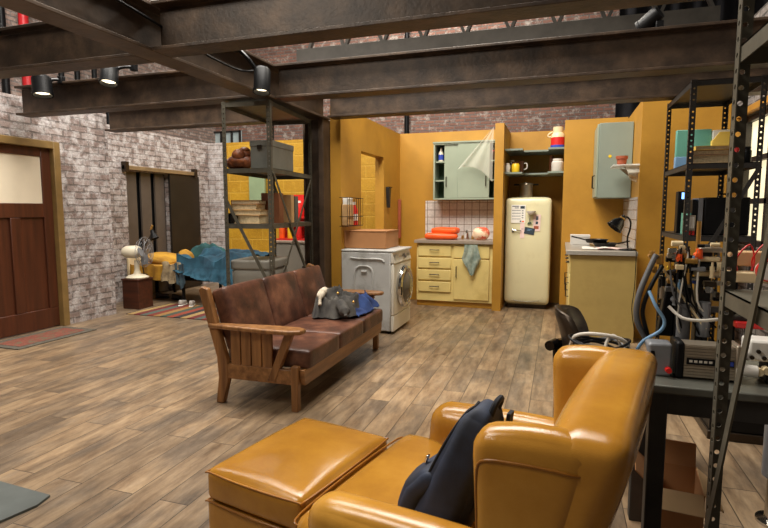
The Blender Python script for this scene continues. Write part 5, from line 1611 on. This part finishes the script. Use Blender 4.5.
MB().cyl((-0.01, -0.06, 0.10), (-0.01, -0.06, 0.24), 0.024, n=18).build('filter_bowl', 'hose_grey', tw_)
MB().cyl((0.055, -0.065, 0.12), (0.055, -0.065, 0.25), 0.022, n=16).build('filter_bowl', 'cast_grey', tw_)
MB().cyl((0.03, -0.03, 0.44), (0.03, -0.03, 0.55), 0.008, n=10).build('rod', 'brass', tw_)
MB().beam((-0.09, -0.06, 0.37), (0.06, -0.08, 0.15), 0.012, 0.008).build('strut', 'cream_plastic', tw_)
def hose(name, label, pts, r_, m):
    return tag(MB().tube(pts, r_, 10).build(name, m), label, 'hose')
hose('grey_hose', 'thick grey hose bowing out left of the valve column', [(0.355, 2.24, 1.13), (0.325, 2.22, 1.06), (0.295, 2.20, 0.97), (0.295, 2.21, 0.88), (0.335, 2.23, 0.80), (0.36, 2.24, 0.745)], 0.011, 'hose_grey')
hose('black_hose', 'black hose beside the thick grey hose at the valve column', [(0.375, 2.22, 1.09), (0.335, 2.20, 1.01), (0.312, 2.20, 0.92), (0.33, 2.21, 0.84), (0.365, 2.28, 0.745)], 0.008, 'black')
hose('blue_hose', 'pale blue tube looping from the valve column towards the grey housing', [(0.325, 2.16, 1.0), (0.345, 2.13, 0.95), (0.375, 2.13, 0.90), (0.365, 2.13, 0.86), (0.31, 2.15, 0.81), (0.285, 2.17, 0.745)], 0.006, 'light_blue')
hose('white_tube', 'white tube bending across the front of the valve column', [(0.40, 2.20, 0.94), (0.44, 2.17, 0.905), (0.50, 2.16, 0.90), (0.565, 2.18, 0.905), (0.60, 2.22, 0.89)], 0.006, 'cable_white')
# machine frame with cream rail and red wires
mf = thing('wired_machine', 'black-framed machine with a cream rail and loops of red wire, far right', 'machine', (0.66, 2.27, TZ))
for x in (-0.045, 0.16, 0.36):
    MB().box(x, 0.0, 0, x + 0.025, 0.04, 0.34).build('upright', 'black', mf, bevel=0.003)
MB().box(-0.06, -0.02, 0.325, 0.40, 0.045, 0.365).build('rail', 'cream_plastic', mf, bevel=0.006)
MB().box(-0.055, 0.0, 0.385, 0.40, 0.05, 0.44).build('terminal_block', 'card_light', mf, bevel=0.006)
for q in range(7):
    x = -0.03 + 0.05 * q
    MB().tube([(x, -0.01, 0.37), (x - 0.01, -0.035, 0.42), (x + 0.03, -0.03, 0.47 + 0.02 * nz(q, 3.3)), (x + 0.05, -0.02, 0.41), (x + 0.045, -0.01, 0.37)], 0.003, 6).build('wire', 'red', mf)
MB().cyl((0.055, -0.055, 0.375), (0.055, -0.02, 0.375), 0.034, n=24).build('dial', 'white', mf)
MB().lathe([(0.034, 0), (0.038, 0.0), (0.038, 0.02), (0.034, 0.02)], (0.055, -0.06, 0.375), 24, (0, 1, 0), closed=True).build('dial_ring', 'red', mf)
for q in range(3):
    MB().cyl((0.0 + 0.07 * q, -0.03, 0.21), (0.0 + 0.07 * q, -0.03, 0.30), 0.022, n=14).build('relay', ('cast_grey', 'alu', 'hose_grey')[q], mf)
MB().box(-0.06, -0.05, 0.19, 0.42, 0.04, 0.205).build('plate', 'dark_steel', mf)
MB().box(-0.04, -0.075, 0.165, 0.42, 0.03, 0.188).build('red_strip', 'red', mf, bevel=0.004, label='red strip')
lw = thing('feeder_unit', 'white and cream feeder mechanism on the steel table, far right', 'machine', (0.66, 2.12, TZ))
MB().box(-0.03, -0.04, 0.075, 0.34, 0.05, 0.15).build('body', 'white', lw, bevel=0.01)
MB().box(0.085, -0.075, 0.075, 0.24, -0.035, 0.145).build('cover', 'cream_plastic', lw, bevel=0.014, segs=3)
MB().cyl((-0.07, -0.05, 0.045), (-0.005, -0.05, 0.045), 0.020, n=18).build('roller', 'white', lw)
ch = MB()
for q in range(9):
    ch.cyl((-0.0 + 0.022 * q, -0.066, 0.045 + 0.006 * (q % 2)), (-0.0 + 0.022 * q, -0.036, 0.045 + 0.006 * (q % 2)), 0.013, n=12)
ch.build('chain', 'cream_plastic', lw)
MB().box(0.03, -0.03, 0.0, 0.34, 0.05, 0.075).build('base', 'dark_steel', lw, bevel=0.004)
for q in range(6):
    MB().cyl((-0.02 + 0.018 * q, -0.041, 0.09 + 0.022 * (q % 2)), (-0.02 + 0.018 * q, -0.048, 0.09 + 0.022 * (q % 2)), 0.007, n=10).build('bolt', 'handle_dark', lw)
# under the table
cbx = thing('open_carton', 'open brown cardboard carton on the floor under the steel table', 'box', (0.455, 2.22, 0.0), R(-6))
b = MB()
b.box(-0.09, -0.12, 0, 0.09, 0.12, 0.01).box(-0.09, -0.12, 0.01, -0.085, 0.12, 0.27).box(0.085, -0.12, 0.01, 0.09, 0.12, 0.27).box(-0.085, -0.12, 0.01, 0.085, -0.115, 0.27).box(-0.085, 0.115, 0.01, 0.085, 0.12, 0.27)
b.build('body', 'card', cbx, smooth=0)
MB().beam((0.0, -0.1175, 0.27), (0.0, -0.19, 0.225), 0.17, 0.004, (0, 0, 1)).build('flap', 'card_light', cbx, smooth=0)
MB().beam((0.0, 0.1175, 0.27), (0.0, 0.14, 0.36), 0.17, 0.004, (0, 1, 0)).build('flap', 'card', cbx, smooth=0)
MB().beam((-0.0875, 0, 0.27), (-0.14, 0, 0.32), 0.23, 0.004, (0, 0, 1)).build('flap', 'card', cbx, smooth=0)
MB().beam((0.0875, 0, 0.27), (0.15, 0, 0.22), 0.23, 0.004, (0, 0, 1)).build('flap', 'card_light', cbx, smooth=0)
bkx = thing('black_crate', 'black crate with a wooden base on the floor beyond the steel table', 'crate', (1.15, 3.55, 0))
MB().box(-0.30, -0.2, 0.05, 0.36, 0.2, 0.40).build('body', 'black', bkx, bevel=0.008)
MB().box(-0.31, -0.21, 0.0, 0.37, 0.21, 0.05).build('base', 'handle_dark', bkx, bevel=0.004)
pd = thing('grey_pedestal', 'grey cylindrical pedestal with a chrome foot, far right under the table', 'pedestal', (0.90, 2.50, 0))
MB().lathe([(0.075, 0), (0.075, 0.012), (0.045, 0.02), (0.042, 0.20)], n=24).build('foot', 'chrome', pd)
MB().lathe([(0.062, 0.20), (0.064, 0.205), (0.064, 0.70), (0.0, 0.70)], n=24).build('column', 'cast_grey', pd)
# office chair behind the table
oc = thing('office_chair', 'black swivel office chair showing its backrest behind the mustard armchair', 'office chair', (0.34, 2.86, 0), R(-8))
MB().puff((-0.27, 0, 0.64), (0.05, 0.34, 0.28), 0.022, (0.02, 0, 0.02), warp=lambda x, y, z, p: Vector((p.x - 0.10 * (p.z / 0.34) ** 2 * 2 + 0.06 * y * y - 0.03 * z, p.y * (1 - 0.2 * z * z), p.z))).build('backrest', 'handle_dark', oc, smooth=80)
MB().puff((-0.02, 0, 0.455), (0.44, 0.44, 0.08), 0.035, (0, 0, 0.01)).build('seat', 'black', oc, smooth=80)
MB().tube([(-0.10, 0, 0.40), (-0.24, 0, 0.42), (-0.31, 0, 0.47), (-0.32, 0, 0.62)], 0.02, 10).build('back_stem', 'black_gloss', oc)
MB().cyl((-0.34, -0.02, 0.60), (-0.36, -0.09, 0.60), 0.028, 0.026, 16).cyl((-0.34, -0.03, 0.60), (-0.335, -0.03, 0.50), 0.014, n=10).build('adjuster_knob', 'black_gloss', oc)
MB().cyl((0, 0, 0.09), (0, 0, 0.42), 0.028, n=16).build('gas_post', 'chrome', oc)
for q in range(5):
    a = q * 2 * PI / 5 + 0.4
    lg_ = MB().beam((0, 0, 0.10), (0.27 * math.cos(a), 0.27 * math.sin(a), 0.075), 0.04, 0.03).build('base_leg', 'black', oc, bevel=0.006)
    MB().cyl((0.27 * math.cos(a) - 0.018 * math.sin(a), 0.27 * math.sin(a) + 0.018 * math.cos(a), 0.03), (0.27 * math.cos(a) + 0.018 * math.sin(a), 0.27 * math.sin(a) - 0.018 * math.cos(a), 0.03), 0.03, n=16).build('caster', 'black_gloss', lg_)

# ------------------------------------------------------------------ spotlights on the beams


def spot(label, loc, aim, arm, r=0.065, L=0.17, power=18, group='black spotlights on the beams'):
    t = thing('stage_spotlight', label, 'spotlight', loc, 0, group)
    d = Vector(aim).normalized()
    a = Vector((0, 0, 0))
    MB().lathe([(0.0, 0.0), (r * 0.8, 0.0), (r, 0.02), (r, L), (r * 1.08, L), (r * 1.08, L + 0.02), (r * 0.94, L + 0.02), (r * 0.9, L - 0.02)], a, 24, d).build('housing', 'black', t)
    MB().cyl(a + d * (L - 0.022), a + d * (L - 0.016), r * 0.9, n=24).build('lens', 'bulb', t)
    mid = a + d * (L * 0.45)
    b_ = Vector(arm)
    MB().tube([mid, mid.lerp(b_, 0.5) + Vector((0, 0, 0.02)), b_], 0.016, 8).build('yoke', 'black_gloss', t)
    MB().obox(b_, (0.05, 0.05, 0.07)).build('clamp', 'black', t, bevel=0.006)
    if power:
        l = bpy.data.lights.new('spot_lamp', 'SPOT')
        l.energy = power
        l.color = (1.0, 0.86, 0.66)
        l.spot_size = R(70)
        l.spot_blend = 0.6
        l.shadow_soft_size = 0.05
        o = bpy.data.objects.new('spot_lamp', l)
        COL.objects.link(o)
        o.parent = t
        o.location = d * (L + 0.03)
        o.rotation_euler = d.to_track_quat('-Z', 'Y').to_euler()
    return t


spot('black spotlight hanging over the wooden door, left one of the pair', (-4.66, 3.86, 2.545), (0.15, -0.1, -1), (0.13, 0.10, -0.02), 0.085, 0.16)
spot('black spotlight hanging right of the one over the wooden door', (-3.84, 3.86, 2.585), (0.1, -0.25, -1), (0.17, 0.10, -0.01), 0.075, 0.16)
spot('black spotlight hanging from the long beam above the left rack', (-2.18, 3.66, 2.37), (0.05, -0.2, -1), (-0.15, -0.12, 0.14), 0.062, 0.17)
spot('black spotlight standing on top of the middle cross beam, upper right', (0.60, 4.13, 2.63), (-0.7, 0.5, -0.5), (0.0, 0.0, -0.095), 0.055, 0.13, 0)
spot('black spotlight at the upper left edge, on the nearest beam stub', (-3.64, 2.60, 2.50), (-0.5, -0.5, -0.7), (0.0, 0.1, 0.02), 0.06, 0.14, 0)
spot('small black spotlight on the farthest beam stub, left of the rack', (-3.05, 5.13, 2.64), (0.3, 0.4, -0.5), (0.0, 0.0, -0.095), 0.05, 0.12, 0)


def cable(label, pts, r_=0.008):
    tag(MB().tube(pts, r_, 8).build('cable', 'black'), label, 'cable')


cable('thin black cable along the side of the long beam to the hanging spotlight', [(-2.295, 2.2, 2.44), (-2.29, 2.6, 2.40), (-2.288, 3.1, 2.34), (-2.285, 3.5, 2.33), (-2.25, 3.66, 2.36)])
cable('black cable drooping over the top of the nearest right cross beam', [(-2.1, 2.715, 2.52), (-2.15, 2.67, 2.60), (-2.22, 2.55, 2.56), (-2.39, 2.45, 2.525), (-2.48, 2.2, 2.525)])
